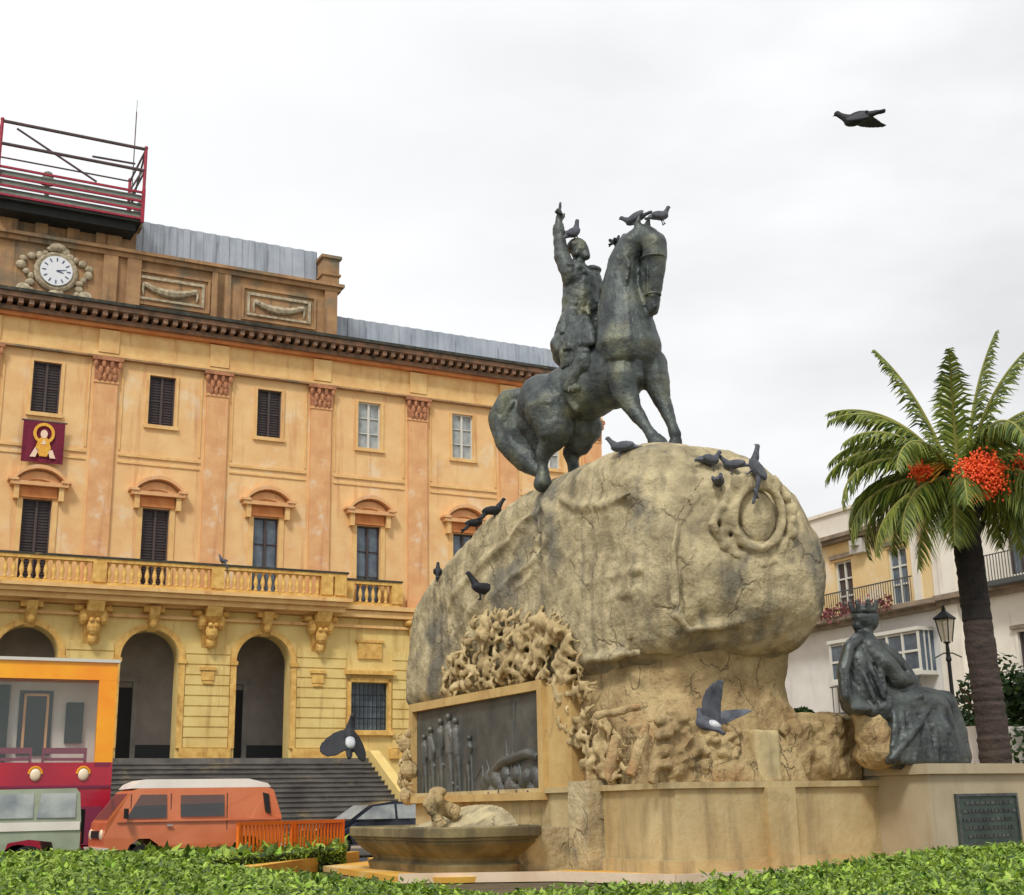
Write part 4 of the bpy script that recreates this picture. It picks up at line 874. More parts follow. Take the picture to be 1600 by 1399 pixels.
m.limb([hp(930, 452, .3), hp(915, 470, -.1), hp(920, 492, -.2)], [.06, .05, .05], 8)
m.limb([hp(895, 432, -.3), hp(912, 460, -.25), hp(925, 486, 0)], [.05, .05, .05], 8); m.limb([hp(902, 440, -.3), hp(900, 475, -.34)], [.08, .06], 8); m.limb([hp(918, 440, .0), hp(914, 478, -.05)], [.08, .07], 8)
ri = m.build('rider', 'bronze', eq, world=True); remesh(ri, .024, 2); rough(ri, .02, 7, .008, 18)
m = MB()
HE(m, 903, 540, 0, .5, .57, .3, .25); HE(m, 898, 548, 0, .42, .58, .5, .2)
for k in range(6): m.limb([hp(880+8*k, 530, -.6), hp(878+8*k, 552, -.64), hp(879+8*k, 574-2*k, -.6)], [.05, .06, .05], 7)
m.limb([hp(880, 516), hp(884, 522, -.2), hp(884, 522, .2)], [.16, .16, .16], 10)
sd = m.build('saddle', 'bronze', eq, world=True); remesh(sd, .03, 3); rough(sd, .03, 5)
m = MB()
def ring(cx, cy, rb, rf, dz=0, n=20): return [hp(cx, cy)+HL*rb*cos(2*pi*k/n)+HF*rf*sin(2*pi*k/n)+EZ*dz*sin(2*pi*k/n) for k in range(n+1)]
m.tube([hp(930, 500, -.42), hp(955, 503, -.5), hp(980, 500, -.46), hp(1003, 494, -.2)], .035, 8); m.tube([hp(958, 495, .06), hp(985, 480, -.2), hp(1008, 478, -.1)], .02, 6); m.tube([hp(958, 495, .1), hp(990, 490, .3), hp(1020, 478, .18)], .02, 6)
m.build('rein', 'bronze', eq, world=True)
m = MB(); m.tube(ring(1020, 462, .16, .17), .022, 6); m.tube(ring(1021, 405, .26, .27), .022, 6); m.tube([hp(1012, 385, -.16), hp(1012, 420, -.15), hp(1012, 462, -.1)], .02, 6); m.tube([hp(1030, 385, .26), hp(1030, 420, .22), hp(1026, 462, .17)], .02, 6)
m.build('bridle', 'bronze', eq, world=True)
for x, y, b in ((886, 610, -.62), (914, 610, .62)):
    c = hp(x, y, b)+HF*.12-EZ*.1; MB().tube([c+EZ*.4, c+HL*.1+EZ*.02, c-HL*.1+EZ*.02, c+EZ*.4, c+EZ*.9-HF*.0], .022, 6).build('stirrup', 'bronze', eq, world=True)
MB.RS = 1.0
# ================================================================== SEATED WOMAN (bronze)
GF = Vector((sin(radians(72)), cos(radians(72)), 0)); GB = Vector((GF.y, -GF.x, 0))   # facing, and towards the camera
GP = at_dist(1400, 1199, 27.3)
def gp(x, y, b=0.0): return on_plane(x, y, GP+GB*b, GB)
gb = gp(1420, 1196); gb = Vector((gb.x, gb.y, 1.93))
wo = thing('seated_statue', 'grey bronze statue of a crowned robed woman seated on the pedestal with the plaque', 'statue', gb, 0)
m = MB(); RR = 1.0
m.limb([gp(1374, 1100), gp(1360, 1068), gp(1350, 1035), gp(1349, 1008)], [.46, .42, .4, .29], 14); m.limb([gp(1336, 1016), gp(1334, 1050), gp(1338, 1095)], [.24, .3, .34], 14)
m.ball(gp(1350, 1014), (.32, .46, .24), GF, GB, seg=14); m.ball(gp(1352, 1046, 0), (.4, .4, .56), GF, GB, seg=16); m.ball(gp(1337, 1050, .2), (.26, .34, .66), GF, GB, seg=16); m.ball(gp(1346, 1082, .2), (.34, .36, .4), GF, GB, seg=16); m.limb([gp(1338, 1064, .2), gp(1362, 1074, .38), gp(1388, 1078, .3)], [.1, .12, .1], 8); m.limb([gp(1352, 1000), gp(1353, 982)], [.17, .14], 10)
m.ball(gp(1354, 966), (.26, .22, .29), GF, GB, seg=14); m.ball(gp(1364, 970), (.07, .08, .12), GF, GB); m.ball(gp(1368, 968), (.05, .03, .05)); m.ball(gp(1347, 966), (.21, .2, .22), GF, GB); m.ball(gp(1340, 978), (.12, .12, .14))
# robe over thighs and shins, folds radiating
for b, kx, ky, fx in ((.26, 1462, 1104, 1484), (-.24, 1474, 1100, 1494)):
    m.limb([gp(1378, 1108, b), gp(1420, 1098, b), gp(kx, ky, b), gp(kx+14, ky+40, b), gp(fx, 1184, b)], [.4, .36, .27, .27, .32], 14)
m.limb([gp(1384, 1130, .2), gp(1410, 1160, .25), gp(1432, 1185, .3)], [.38, .4, .3], 12); m.limb([gp(1440, 1140, .1), gp(1450, 1180, .1)], [.42, .46], 12); m.limb([gp(1395, 1187, .3), gp(1470, 1188, .35)], [.2, .24], 10)
rr = random.Random(9)
for k in range(17):
    f = k/16; sx, sy = 1392+70*f, 1085+18*f*rr.uniform(.5, 1.2); exx, ey = 1388+106*f, 1190
    b0, b1 = .66-.12*f+rr.uniform(-.04, .02), .62-.08*f+rr.uniform(-.05, .06)
    m.limb([gp(sx, sy+6, b0-.06), gp((sx*.5+exx*.5)+rr.uniform(2, 12), (sy+ey)/2, (b0+b1)/2+.04), gp(exx, ey, b1+.03)], [.05, .075, .08], 7)
for (x0, y0, x1, y1) in ((1352, 1022, 1380, 1090), (1340, 1028, 1366, 1095), (1366, 1018, 1384, 1080), (1382, 1108, 1450, 1112), (1384, 1124, 1446, 1150), (1376, 1092, 1440, 1088)):
    m.limb([gp(x0, y0, .42), gp((x0+x1)/2+3, (y0+y1)/2+6, .56), gp(x1, y1, .6)], [.05, .06, .05], 7)
for k in range(8):                                         # pleats over chest and back
    f = k/7; m.limb([gp(1342+24*f, 1012, .36), gp(1340+30*f, 1045, .43), gp(1350+34*f, 1084, .46)], [.03, .04, .035], 7)
for k in range(7): m.limb([gp(1456-4*k, 1098+4*k, .5), gp(1436-7*k, 1136+5*k, .72), gp(1392+3*k, 1186, .74-.02*k)], [.035, .06, .06], 7)
for k in range(5): m.limb([gp(1330-3*k, 1000+10*k, .45), gp(1318, 1060, .52-.06*k), gp(1334+6*k, 1108, .6)], [.04, .055, .06], 7)
# arms: near arm bent, hand resting in the lap; far arm beside it
m.limb([gp(1358, 1012, .36), gp(1382, 1036, .5), gp(1404, 1062, .52), gp(1420, 1066, .3), gp(1436, 1078, .2)], [.19, .2, .18, .14, .09], 12)
m.limb([gp(1370, 1012, -.4), gp(1396, 1030, -.44), gp(1416, 1052, -.42), gp(1432, 1072, -.1)], [.18, .17, .14, .1], 12)
hb = gp(1440, 1082, .18); m.ball(hb, (.12, .09, .05), GF, GB)
for k in range(4): m.limb([hb+GF*.1+GB*(.06-.04*k), hb+GF*(.2-.01*k)+GB*(.07-.045*k)-EZ*.02, hb+GF*.26+GB*(.07-.045*k)-EZ*.07], [.03, .028, .022], 7)
m.limb([hb+GB*.06, hb+GF*.1+GB*.13, hb+GF*.17+GB*.14-EZ*.02], [.03, .028, .022], 7)
# cape falling down the back
for k in range(13):
    b = -.42+.88*k/12; q = 1-abs(b)*.5
    m.limb([gp(1344, 992+abs(b)*14, b*.8), gp(1328-3*q, 1012, b), gp(1321-4*q, 1050, b*1.1), gp(1322, 1088, b*1.15), gp(1332+k, 1112, b*1.1)], [.08, .11, .12, .12, .09], 7)
m.limb([gp(1330, 1040), gp(1336, 1080), gp(1350, 1105)], [.2, .3, .3], 12); m.limb([gp(1330, 1104, .3), gp(1360, 1108, .4)], [.14, .2], 10)
for b in (.2, -.15): m.limb([gp(1490, 1190, b), gp(1508, 1190, b)], [.11, .075], 9)
bo_ = m.build('figure', 'bronze_robe', wo, world=True); remesh(bo_, .026, 1); rough(bo_, .02, 4, .008, 14)
m = MB(); c = gp(1350, 956)
m.tube([c+GF*.22*cos(a)+GB*.2*sin(a) for a in [2*pi*k/20 for k in range(21)]], .05, 8, False)
for k in range(8):
    a = 2*pi*k/8+.2; q = c+GF*.22*cos(a)+GB*.2*sin(a); m.limb([q, q+(GF*cos(a)+GB*sin(a))*.05+EZ*.13], [.06, .045], 8); m.ball(q+(GF*cos(a)+GB*sin(a))*.06+EZ*.17, .04)
m.build('crown', 'bronze_robe', wo, world=True)
m = MB(); m.ball(gp(1366, 1150, .15), (.42, .5, .55), seg=14).ball(gp(1352, 1120, .1), (.3, .4, .3)).ball(gp(1372, 1178, .1), (.5, .6, .3))
o = m.build('rock_seat', 'stone_warm', wo, world=True); remesh(o, .06, 2); rough(o, .1, 2, .04, 6)
# ================================================================== GROUND
def sheet_poly(name, pts, z, mt, label=None):
    m = MB(); n = len(pts); m.add([(p.x, p.y, z) for p in pts], [tuple(range(n))]); o = m.build(name, mt); o['kind'] = 'structure'; return o
m = MB(); m.add([(-900, -900, -.03), (900, -900, -.03), (900, 1400, -.03), (-900, 1400, -.03)], [(0, 1, 2, 3)]); o = m.build('ground', 'ground'); o['kind'] = 'structure'
sheet_poly('road', [W(-60, 33), W(26, 33), W(26, 45.5), W(-60, 45.5)], -.022, 'asphalt')
m = MB(); poly([W(-60, 45.5), W(60, 45.5), W(60, 55), W(-60, 55)], -.02, .02, m); o = m.build('pavement', 'ground'); o['kind'] = 'structure'
sheet_poly('flower_bed', [on_z(-400, 1420), on_z(200, 1338), on_z(700, 1352), on_z(1700, 1340), on_z(2300, 1380), Vector((9, 3, 0)), Vector((-9, 3, 0))], -.018, 'soil')
# ================================================================== HEDGES: many small leaves over a bumpy core
def hedge(label, pts, z, h_near, count, seed, size=.05):
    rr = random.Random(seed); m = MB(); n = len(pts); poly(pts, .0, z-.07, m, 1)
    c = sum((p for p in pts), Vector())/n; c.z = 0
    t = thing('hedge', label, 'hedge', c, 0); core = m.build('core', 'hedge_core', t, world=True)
    xs = [p.x for p in pts]; ys = [p.y for p in pts]; P2 = [(p.x, p.y) for p in pts]; m = MB(); vs = []; fs = []
    def leaf4(p, s, up):
        d = Vector((rr.uniform(-1, 1), rr.uniform(-1, 1), rr.uniform(-.3, .9))).normalized(); w_ = d.cross(Vector((rr.uniform(-.6, .6), rr.uniform(-.6, .6), 1))).normalized()*s*.45; k = len(vs)
        a = d*s; vs.extend([p-a, p-w_, p+a, p+w_]); fs.append((k, k+1, k+2, k+3))
    k = 0; tries = 0
    edges = [(pts[i], pts[(i+1) % n]) for i in range(n)]; per = [(b-a).length for a, b in edges]
    while k < count:
        if rr.random() < .8:
            x, y = rr.uniform(min(xs), max(xs)), rr.uniform(min(ys), max(ys))
            dist = sqrt(x*x+y*y)
            if rr.random() > (7.5/dist)**1.6: continue
            if not inpoly(x, y, P2): continue
            q = Vector((x, y, 0)); zz = z + .09*noise.noise(q*1.7) + .05*noise.noise(q*5) + rr.uniform(-.09, .05); leaf4(Vector((x, y, zz)), size*rr.uniform(.45, 1.45)*max(1, dist/11), 1)
        else:
            i = rr.choices(range(n), per)[0]; a, b = edges[i]; q = a+(b-a)*rr.random(); o_ = (q-c); o_.z = 0; o_.normalize()
            leaf4(Vector((q.x, q.y, 0))+o_*rr.uniform(-.03, .08)+EZ*rr.uniform(.02, z+.02), size*rr.uniform(.6, 1.25)*1.3, 0)
        k += 1
    m.v = vs; m.f = fs; m.mi = [0]*len(fs)
    lo = MB(); lo.v = m.v; lo.f = m.f; lo.mi = m.mi; o = lo.build('leaves', 'hedge_leaf', t, world=True); return t
HZ = .56
h1 = [on_z(-260, 1346, HZ), on_z(0, 1336, HZ), on_z(130, 1332, HZ), on_z(250, 1338, HZ), on_z(335, 1354, HZ), on_z(450, 1366, HZ), on_z(560, 1379, HZ), on_z(700, 1393, HZ), on_z(760, 1400, HZ), on_z(760, 1500, HZ), on_z(-300, 1500, HZ)]
h2 = [on_z(765, 1401, HZ), on_z(930, 1393, HZ), on_z(1080, 1385, HZ), on_z(1200, 1370, HZ), on_z(1370, 1345, HZ), on_z(1480, 1330, HZ), on_z(1600, 1322, HZ), on_z(1850, 1318, HZ), on_z(1900, 1480, HZ), on_z(765, 1500, HZ)]
hedge('bright green clipped hedge in the left foreground, in front of the parked vehicles', h1, HZ, 0, 120000, 1, .033)
hedge('bright green clipped hedge in the right foreground, along the monument steps and pedestal', h2, HZ, 0, 120000, 2, .033)
h3 = [on_z(200, 1322, .5), on_z(300, 1313, .5), on_z(420, 1309, .5), on_z(535, 1307, .5), on_z(537, 1322, .5), on_z(330, 1340, .5), on_z(240, 1335, .5)]
hedge('small dark-sided hedge strip behind the low yellow kerb', h3, .5, 0, 6000, 3, .06)
# ================================================================== PALM
PB_ = at_dist(1557, 1200, 30.5); PB_.z = 0
palm = thing('palm_tree', 'tall date palm with black upper trunk, arching green fronds and orange fruit clusters', 'palm tree', PB_)
pn = Vector((sin(radians(16)), cos(radians(16)), 0))
def pp_(x, y, off=0.0): return on_plane(x, y, PB_-pn*off, pn)
rr = random.Random(31); tp = [(1560, 1330), (1557, 1200), (1548, 1120), (1536, 1040), (1527, 970), (1518, 900), (1510, 840), (1503, 785)]
tr_ = [.37, .335, .32, .31, .305, .3, .3, .36]
def trunk_mesh(lo, hi, nseg):
    m = MB(); rows = []
    P_ = [pp_(*p) for p in tp]
    for k in range(nseg+1):
        f = lo+(hi-lo)*k/nseg; i = min(int(f), len(tp)-2); g = f-i; c = P_[i].lerp(P_[i+1], g); r = tr_[i]*(1-g)+tr_[i+1]*g; rows.append((c, r*(1+.02*(k % 2)+rr.uniform(-.035, .05))))
    return m.tube([c for c, r in rows], [r for c, r in rows], 20)
tm = trunk_mesh(0, 4.02, 60)
tm.build('trunk', 'trunk', palm, world=True)
t2 = trunk_mesh(4.0, 7, 44)
topc = pp_(1502, 770)
for k in range(60):                                        # cut leaf bases round the head of the trunk
    a = rr.uniform(0, 2*pi); z = rr.uniform(-.9, .35); o_ = Vector((cos(a), sin(a), 0)); c = topc+EZ*z+o_*(.34+.1*z); t2.tube([c, c+o_*.18+EZ*.2], [.09, .05], 5)
t2.build('upper_trunk', 'trunk_dark', palm, world=True)
crown = pp_(1498, 745)
def frond(az, el, L_, curl, seed, parent, wl=.5):
    r3 = random.Random(seed); d = Vector((cos(az)*cos(el), sin(az)*cos(el), sin(el))); side = Vector((-sin(az), cos(az), 0)); pts = []; p = crown + Vector((cos(az), sin(az), 0))*.15; e = el; n = 22
    for i in range(n+1):
        pts.append(p.copy()); e -= curl*1.3*(.25+1.5*i/n)/n; p = p + Vector((cos(az)*cos(e), sin(az)*cos(e), sin(e)))*(L_/n)
    m = MB(); m.m = 0; m.tube(pts, [.05*(1-i/(n+2))+.008 for i in range(n+1)], 5); m.m = 1
    for i in range(2, n+1):
        f = i/n; t = (pts[i]-pts[i-1]).normalized(); nrm = side.cross(t).normalized(); l = wl*(.35+1.1*sin(pi*min(1, f*.95+.08))**.8)
        for sub in range(3):
            q0 = pts[i-1].lerp(pts[i], sub/3)
            for s in (-1, 1):
                q = side*s*(.75+r3.uniform(-.15, .15)) + t*(.75+r3.uniform(-.1, .15)) + nrm*r3.uniform(.1, .5) ; q = q.normalized()*l*r3.uniform(.8, 1.1); w_ = t*.022
                q2 = q0+q*.55-EZ*l*.08; q3 = q0+q-EZ*l*.42; k = len(m.v)
                m.add([q0-w_, q0+w_, q2+w_*1.2, q3, q2-w_*1.2], [(0, 1, 2, 3, 4)])
    return m.build('frond', ['frond_rib', 'frond'], parent, world=True)
cr0 = crown.copy(); k = 0
vaz = atan2(pn.y, pn.x)
def sc(angle_img, depth): return None
# fronds the photograph shows clearly: direction across the picture (degrees, 0 = right), elevation, length, curl
rx = Vector((pn.y, -pn.x, 0)); base_az = atan2(rx.y, rx.x)
F = []
for az, el, L_, cu in ((180, 76, 3.5, .35), (175, 63, 3.4, 1.0), (190, 62, 3.3, 1.2), (168, 50, 3.2, 1.3), (185, 40, 3.2, 1.4), (200, 30, 3.3, 1.7), (165, 20, 3.2, 1.6), (190, 5, 3.2, 1.4), (205, -15, 2.9, 1.0), (215, -45, 2.5, .6),
                        (350, 80, 3.4, .25), (5, 72, 3.7, .5), (10, 60, 3.4, 1.2), (-8, 50, 3.4, 1.4), (15, 38, 3.4, 1.5), (0, 22, 3.3, 1.6), (-15, 8, 3.2, 1.4), (10, -20, 3.0, .9), (-20, -35, 2.8, .7), (90, 78, 3.2, .5), (270, 74, 3.0, .6),
                        (60, 45, 3.1, 1.3), (120, 40, 3.1, 1.3), (240, 35, 3.0, 1.5), (300, 40, 3.0, 1.4), (90, 15, 3.0, 1.4), (270, 5, 2.6, 1.2), (50, 5, 3.0, 1.3), (130, 5, 3.0, 1.3), (230, -10, 2.8, 1.1), (310, -8, 2.8, 1.1), (255, -50, 2.0, .4)):
    k += 1; frond(base_az+radians(az), radians(el), L_, cu, k, palm)
for j in range(14): frond(base_az+radians(rr.uniform(0, 360)), radians(rr.uniform(-5, 55)), rr.uniform(2.7, 3.4), rr.uniform(1.0, 1.6), 100+j, palm)
def fruit(x, y, r, off, n_, drop):
    c = pp_(x, y, off); m = MB(); r3 = random.Random(int(x)); m.m = 0
    for i in range(n_):
        q = c+Vector((r3.gauss(0, r*.42), r3.gauss(0, r*.42), r3.gauss(0, r*.36))); m.ball(q, r3.uniform(.018, .034), seg=5, rings=4)
    m.m = 1
    for i in range(26):
        q = c+Vector((r3.gauss(0, r*.4), r3.gauss(0, r*.4), r3.gauss(-.1, r*.3))); m.tube([crown+EZ*.1, (crown+q)/2+EZ*.25, q], .014, 4)
    m.build('fruit_cluster', ['date', 'stalk'], palm, world=True)
fruit(1532, 744, .48, 1.5, 3000, 0); fruit(1440, 738, .26, .9, 260, 0); fruit(1606, 728, .34, .9, 420, 0)
for sx in (-1, .3): MB().tube([crown, crown+rx*(.35*sx)-EZ*.2, crown+rx*(.42*sx)-EZ*1.4], [.05, .04, .03], 6).build('dry_stalk', 'stalk', palm, world=True)
# ================================================================== STREET LAMP
lp = at_dist(1500, 1200, 31.5); lp.z = 0
lamp = thing('street_lamp', 'black iron street lamp with four-sided glass lantern beside the palm trunk', 'street lamp', lp)
ztop = lambda y: on_plane(1495, y, lp, pn).z
z0, z1, z2 = ztop(1003), ztop(968), ztop(920)
MB().lathe([(.2, 0), (.2, .25), (.13, .35), (.12, .9), (.07, 1.0), (.06, 1.3), (.075, 1.34), (.05, 1.4), (.042, z0-.45), (.07, z0-.4), (.05, z0-.32), (.035, z0-.05), (.1, z0)], seg=12).build('post', 'black_iron', lamp, smooth=False)
ln = MB().lathe([(.12, z0+.02), (.21, z1)], seg=4).build('lantern_glass', 'lantern_glass', lamp)
m = MB().lathe([(.25, z1), (.27, z1+.03), (.1, z1+.16), (.05, z1+.2), (.05, z1+.24), (.012, z1+.34)], seg=4)
for k in range(4):
    a = pi/2*k; m.tube([(.12*cos(a), .12*sin(a), z0), (.215*cos(a), .215*sin(a), z1)], .014, 5)
m.tube([(-.3, 0, z0-.35), (-.1, 0, z0-.25), (.1, 0, z0-.25), (.3, 0, z0-.35)], .015, 5)
m.build('lantern_cap', 'black_iron', lamp)
# ================================================================== HOUSES ON THE RIGHT (their fronts run away from the camera)
WH = 39.0
HR = TH - pi/2                                             # local x runs towards the camera, local y into the house
def onh(x, y): p = on_plane(x, y, U*WH, U); return p.dot(N), p.z
print('house', [(round(onh(*p)[0], 1), round(onh(*p)[1], 1)) for p in [(1290, 855), (1480, 800), (1290, 823), (1480, 768), (1250, 985), (1480, 935), (1360, 890), (1345, 925), (1480, 1000), (1420, 1045), (1240, 1080), (1600, 905), (1600, 1180)]])
n_c = onh(1478, 900)[0]
def house(name, label, nA, nB, H_, wallm, lower, ledge, fwd=0.0):
    org = W(WH-fwd, nA, 0); t = thing(name, label, 'house', org, HR); L_ = nB-nA    # nA far end, local x = nA-n
    return t, nA-nB
H1 = 62.0
yh = thing('terraced_house', 'yellow upper floor house with grey-white ground storey, iron balcony and glazed bay', 'house', W(WH, H1), HR)
X1 = H1-n_c
m = MB(); wins = [(X1-.0-2.2-3.1*k, ) for k in range(7)]
LZ = onh(1400, 952)[1]; TZ = onh(1400, 826)[1]
cen = [X1-2.6-3.3*k for k in range(6)]
m = MB(); wall(m, 0, X1, LZ, TZ, [(c-.55, c+.55, LZ+.15, LZ+2.5) for c in cen], 0, .3); m.build('upper_wall', 'house_yellow', yh)
m = MB(); wall(m, 0, X1, 0, LZ, [(c-.6, c+.6, .2, 2.6) for c in cen[1:]] , 0, .3); m.add([(0, 0, 0), (0, 12, 0), (0, 12, TZ), (0, 0, TZ)], [(0, 1, 2, 3)]); m.build('lower_wall', 'house_grey', yh)
m = MB(); m.box(-.1, X1, -.35, .1, TZ, TZ+.15).box(-.1, X1, -.5, .1, TZ+.152, TZ+.32).box(-.1, X1, -.9, -.001, LZ-.18, LZ).box(-.1, X1, -.5, -.001, LZ-.35, LZ-.182)
for c in cen: m.box(c-.75, c+.75, -.1, -.001, LZ+2.62, LZ+2.8)
m.build('moulding', 'house_trim', yh)
m = MB(); m.box(0, X1, 0, 12, TZ+.322, TZ+1.35); m.box(-.1, X1, -.1, 12, TZ+1.352, TZ+1.5); m.build('parapet', 'house_white', yh)
m = MB(); m.box(X1-.55, X1-.01, -.16, 0, 0, TZ-.002); m.box(X1-1.7, X1-1.3, -.1, 0, LZ+.001, TZ-.002); m.build('corner_pilaster', 'house_white', yh)
f = None
for i, c in enumerate(cen):
    pm = 'frame_dark' if i == 1 else 'window_grey'
    o = MB().box(-.55, .55, .2, .26, 0, 2.35).build('window', M[pm], yh, loc=(c, 0, LZ+.15)); g = MB()
    for x in (-.55, -.04, .47): g.box(x, x+.08, .12, .198, 0, 2.35)
    for z in (.0, .8, 1.55, 2.27): g.box(-.47, -.04, .14, .196, z, z+.07); g.box(.04, .47, .14, .196, z, z+.07)
    g.build('frame', 'frame_white', o)
for x0, x1 in ((X1-8.1, X1-1.0), (X1-18, X1-9.4)):
    m = MB(); m.box(x0, x1, -.86, -.82, LZ+.98, LZ+1.03); x = x0
    while x <= x1: m.box(x-.012, x+.012, -.85, -.83, LZ+.002, LZ+.98); x += .14
    m.build('balcony_rail', 'iron_rail', yh)
m = MB(); r3 = random.Random(8)
for k in range(260):
    p = Vector((r3.uniform(X1-6.5, X1-2.2), -.95+r3.gauss(0, .06), LZ+.15+r3.gauss(0, .16))); a = Vector((r3.uniform(-1, 1), r3.uniform(-1, 1), r3.uniform(-1, 1))).normalized()*.09; b = a.orthogonal().normalized()*.07; m.add([p-a, p-b, p+a, p+b], [(0, 1, 2, 3)])
tag(m.build('balcony_flowers', 'flower', yh), kind='stuff')
MB().box(0, .8, -.35, -.02, 0, .6).lathe([(.24, 0), (.24, .02)], c=(.4, -.36, .3), seg=14).build('air_conditioner', 'ac', yh, loc=(cen[1]+.9, 0, LZ+2.6))
# glazed bay on the storey below
def bay(x, w_, z0, z1, t):
    o = MB().box(x-w_, x+w_, -.78, -.0, z0, z1).build('glazed_bay', 'window_grey', t); g = MB(); n = 6
    for k in range(n+1): xx = x-w_+2*w_*k/n; g.box(xx-.05, xx+.05, -.84, -.782, z0, z1)
    for z in (z0, z0+.75, z0+1.5, z1-.1): g.box(x-w_-.06, x+w_+.06, -.83, -.781, z, z+.09)
    g.box(x-w_-.1, x+w_+.1, -.9, 0, z0-.16, z0-.001); g.box(x-w_-.1, x+w_+.1, -.9, 0, z1+.001, z1+.14)
    for s in (-1, 1):
        for yy in (-.5, -.25): g.box(x+s*w_-.03, x+s*w_+.03, yy-.03, yy+.03, z0, z1)
    g.build('bay_frame', 'frame_white', o)
bz0, bz1 = onh(1440, 1052)[1], onh(1440, 985)[1]
bay(X1-3.6, 2.6, bz0, bz1-.1, yh)
m = MB()
for k in range(16): m.box(X1-6.2+.34*k, X1-6.17+.34*k, -.9, -.87, bz0-1.3, bz0-.25)
m.box(X1-6.3, X1-1.0, -.92, -.85, bz0-.25, bz0-.2); m.box(X1-6.3, X1-1.0, -.95, 0, bz0-1.45, bz0-1.3); m.build('iron_screen', 'iron_rail', yh)
wh = thing('corner_house', 'off-white house with grey ledge, iron balcony and shuttered windows behind the palm', 'house', W(WH-.25, n_c), HR)
X2 = n_c-16; LZ2 = onh(1560, 918)[1]; T2 = TZ+1.2
cs = [2.2+3.2*k for k in range(6)]; cs = [3.9+3.3*k for k in range(5)]
m = MB(); hl = [(c-.5, c+.5, z, z+2.3) for c in cs for z in (LZ2+.3, LZ2-4.1, .3)]; wall(m, 0, X2, 0, T2, hl, 0, .3)
m.add([(0, 0, 0), (0, 12, 0), (0, 12, T2), (0, 0, T2)], [(0, 1, 2, 3)]); m.add([(X2, 0, 0), (X2, 12, 0), (X2, 12, T2), (X2, 0, T2)], [(0, 1, 2, 3)]); m.add([(0, 0, T2), (X2, 0, T2), (X2, 12, T2), (0, 12, T2)], [(0, 1, 2, 3)])
m.build('wall', 'house_white', wh)
m = MB(); m.box(-.1, X2, -.5, -.001, LZ2-.2, LZ2); m.box(-.1, X2, -.3, -.001, LZ2-.38, LZ2-.202); m.box(-.1, X2, -.45, .1, T2-.6, T2-.4); m.box(-.1, X2, -.6, .2, T2+.001, T2+.2)
for c in cs:
    for z in (LZ2+2.7, LZ2-1.7): m.box(c-.7, c+.7, -.14, -.001, z, z+.14)
m.build('moulding', 'house_trim', wh)
m = MB(); m.box(0, .8, -.14, 0, 0, T2-.62); m.build('corner_pilaster', 'house_white', wh)
for c in cs:
    for z in (LZ2+.3, LZ2-4.1, .3):
        o = MB().box(-.5, .5, .2, .26, 0, 2.3).build('window', 'window_grey', wh, loc=(c, 0, z)); g = MB()
        for x in (-.5, -.04, .42): g.box(x, x+.08, .12, .198, 0, 2.3)
        g.build('frame', 'frame_dark', o)
for c in cs[:3]:
    for z in (LZ2, LZ2-4.3):
        m = MB(); m.box(c-1.0, c+1.0, -.9, -.502 if z == LZ2 else -.001, z-.12, z+.06); m.box(c-1.0, c+1.0, -.88, -.85, z+1.0, z+1.04)
        for k in range(15): m.box(c-1+.14*k, c-.975+.14*k, -.88, -.855, z+.06, z+1.0)
        m.build('balcony', 'iron_rail', wh)
# ================================================================== TREES AND SHRUBS FAR RIGHT
def tree(name, label, base, h, r, n_, seed, cat='tree', mt='leaf_dark', low=.35):
    r3 = random.Random(seed); t = thing(name, label, cat, base); m = MB()
    m.tube([(0, 0, 0), (.05, 0, h*.35), (0, .05, h*.7)], [.12*r, .09*r, .04*r], 8)
    for k in range(6):
        a = r3.uniform(0, 6.28); m.tube([(0, 0, h*(.3+.06*k)), (cos(a)*r*.4, sin(a)*r*.4, h*(.5+.06*k)), (cos(a)*r*.7, sin(a)*r*.7, h*(.6+.06*k))], [.05*r, .03*r, .015*r], 6)
    m.build('trunk', 'bark', t); m = MB(); cl = [(Vector((r3.gauss(0, .4)*r, r3.gauss(0, .4)*r, h*r3.uniform(low, .92))), r*r3.uniform(.25, .5)) for _ in range(16)]
    for k in range(n_):
        c, q = r3.choice(cl); d = Vector((r3.gauss(0, 1), r3.gauss(0, 1), r3.gauss(0, 1))).normalized(); p = c+d*q*r3.uniform(.7, 1.05); s = r3.uniform(.06, .12)
        a = Vector((r3.uniform(-1, 1), r3.uniform(-1, 1), r3.uniform(-.6, .6))).normalized()*s; b = a.cross(d+Vector((.1, .2, .3))).normalized()*s*.6; m.add([p-a, p-b, p+a, p+b], [(0, 1, 2, 3)])
    m.build('crown', mt, t); return t
for (x, dist, h, r, lab, s_) in ((1592, 34, 4.3, 1.5, 'dark green street tree right of the palm trunk, cut by the picture edge', 1), (1458, 41, 3.3, 1.3, 'green shrub between the seated statue and the street lamp', 2), (1265, 43, 4.3, .5, 'small grey-green shrub between the boulder and the seated statue', 3), (1524, 39, 3.6, 1.1, 'low green bush behind the street lamp', 4)):
    b = at_dist(x, 1250, dist); b.z = 0; tree('tree' if s_ == 1 else 'shrub', lab, b, h, r, 5200, s_, 'tree' if s_ == 1 else 'shrub', low=.35 if s_ != 3 else .7)
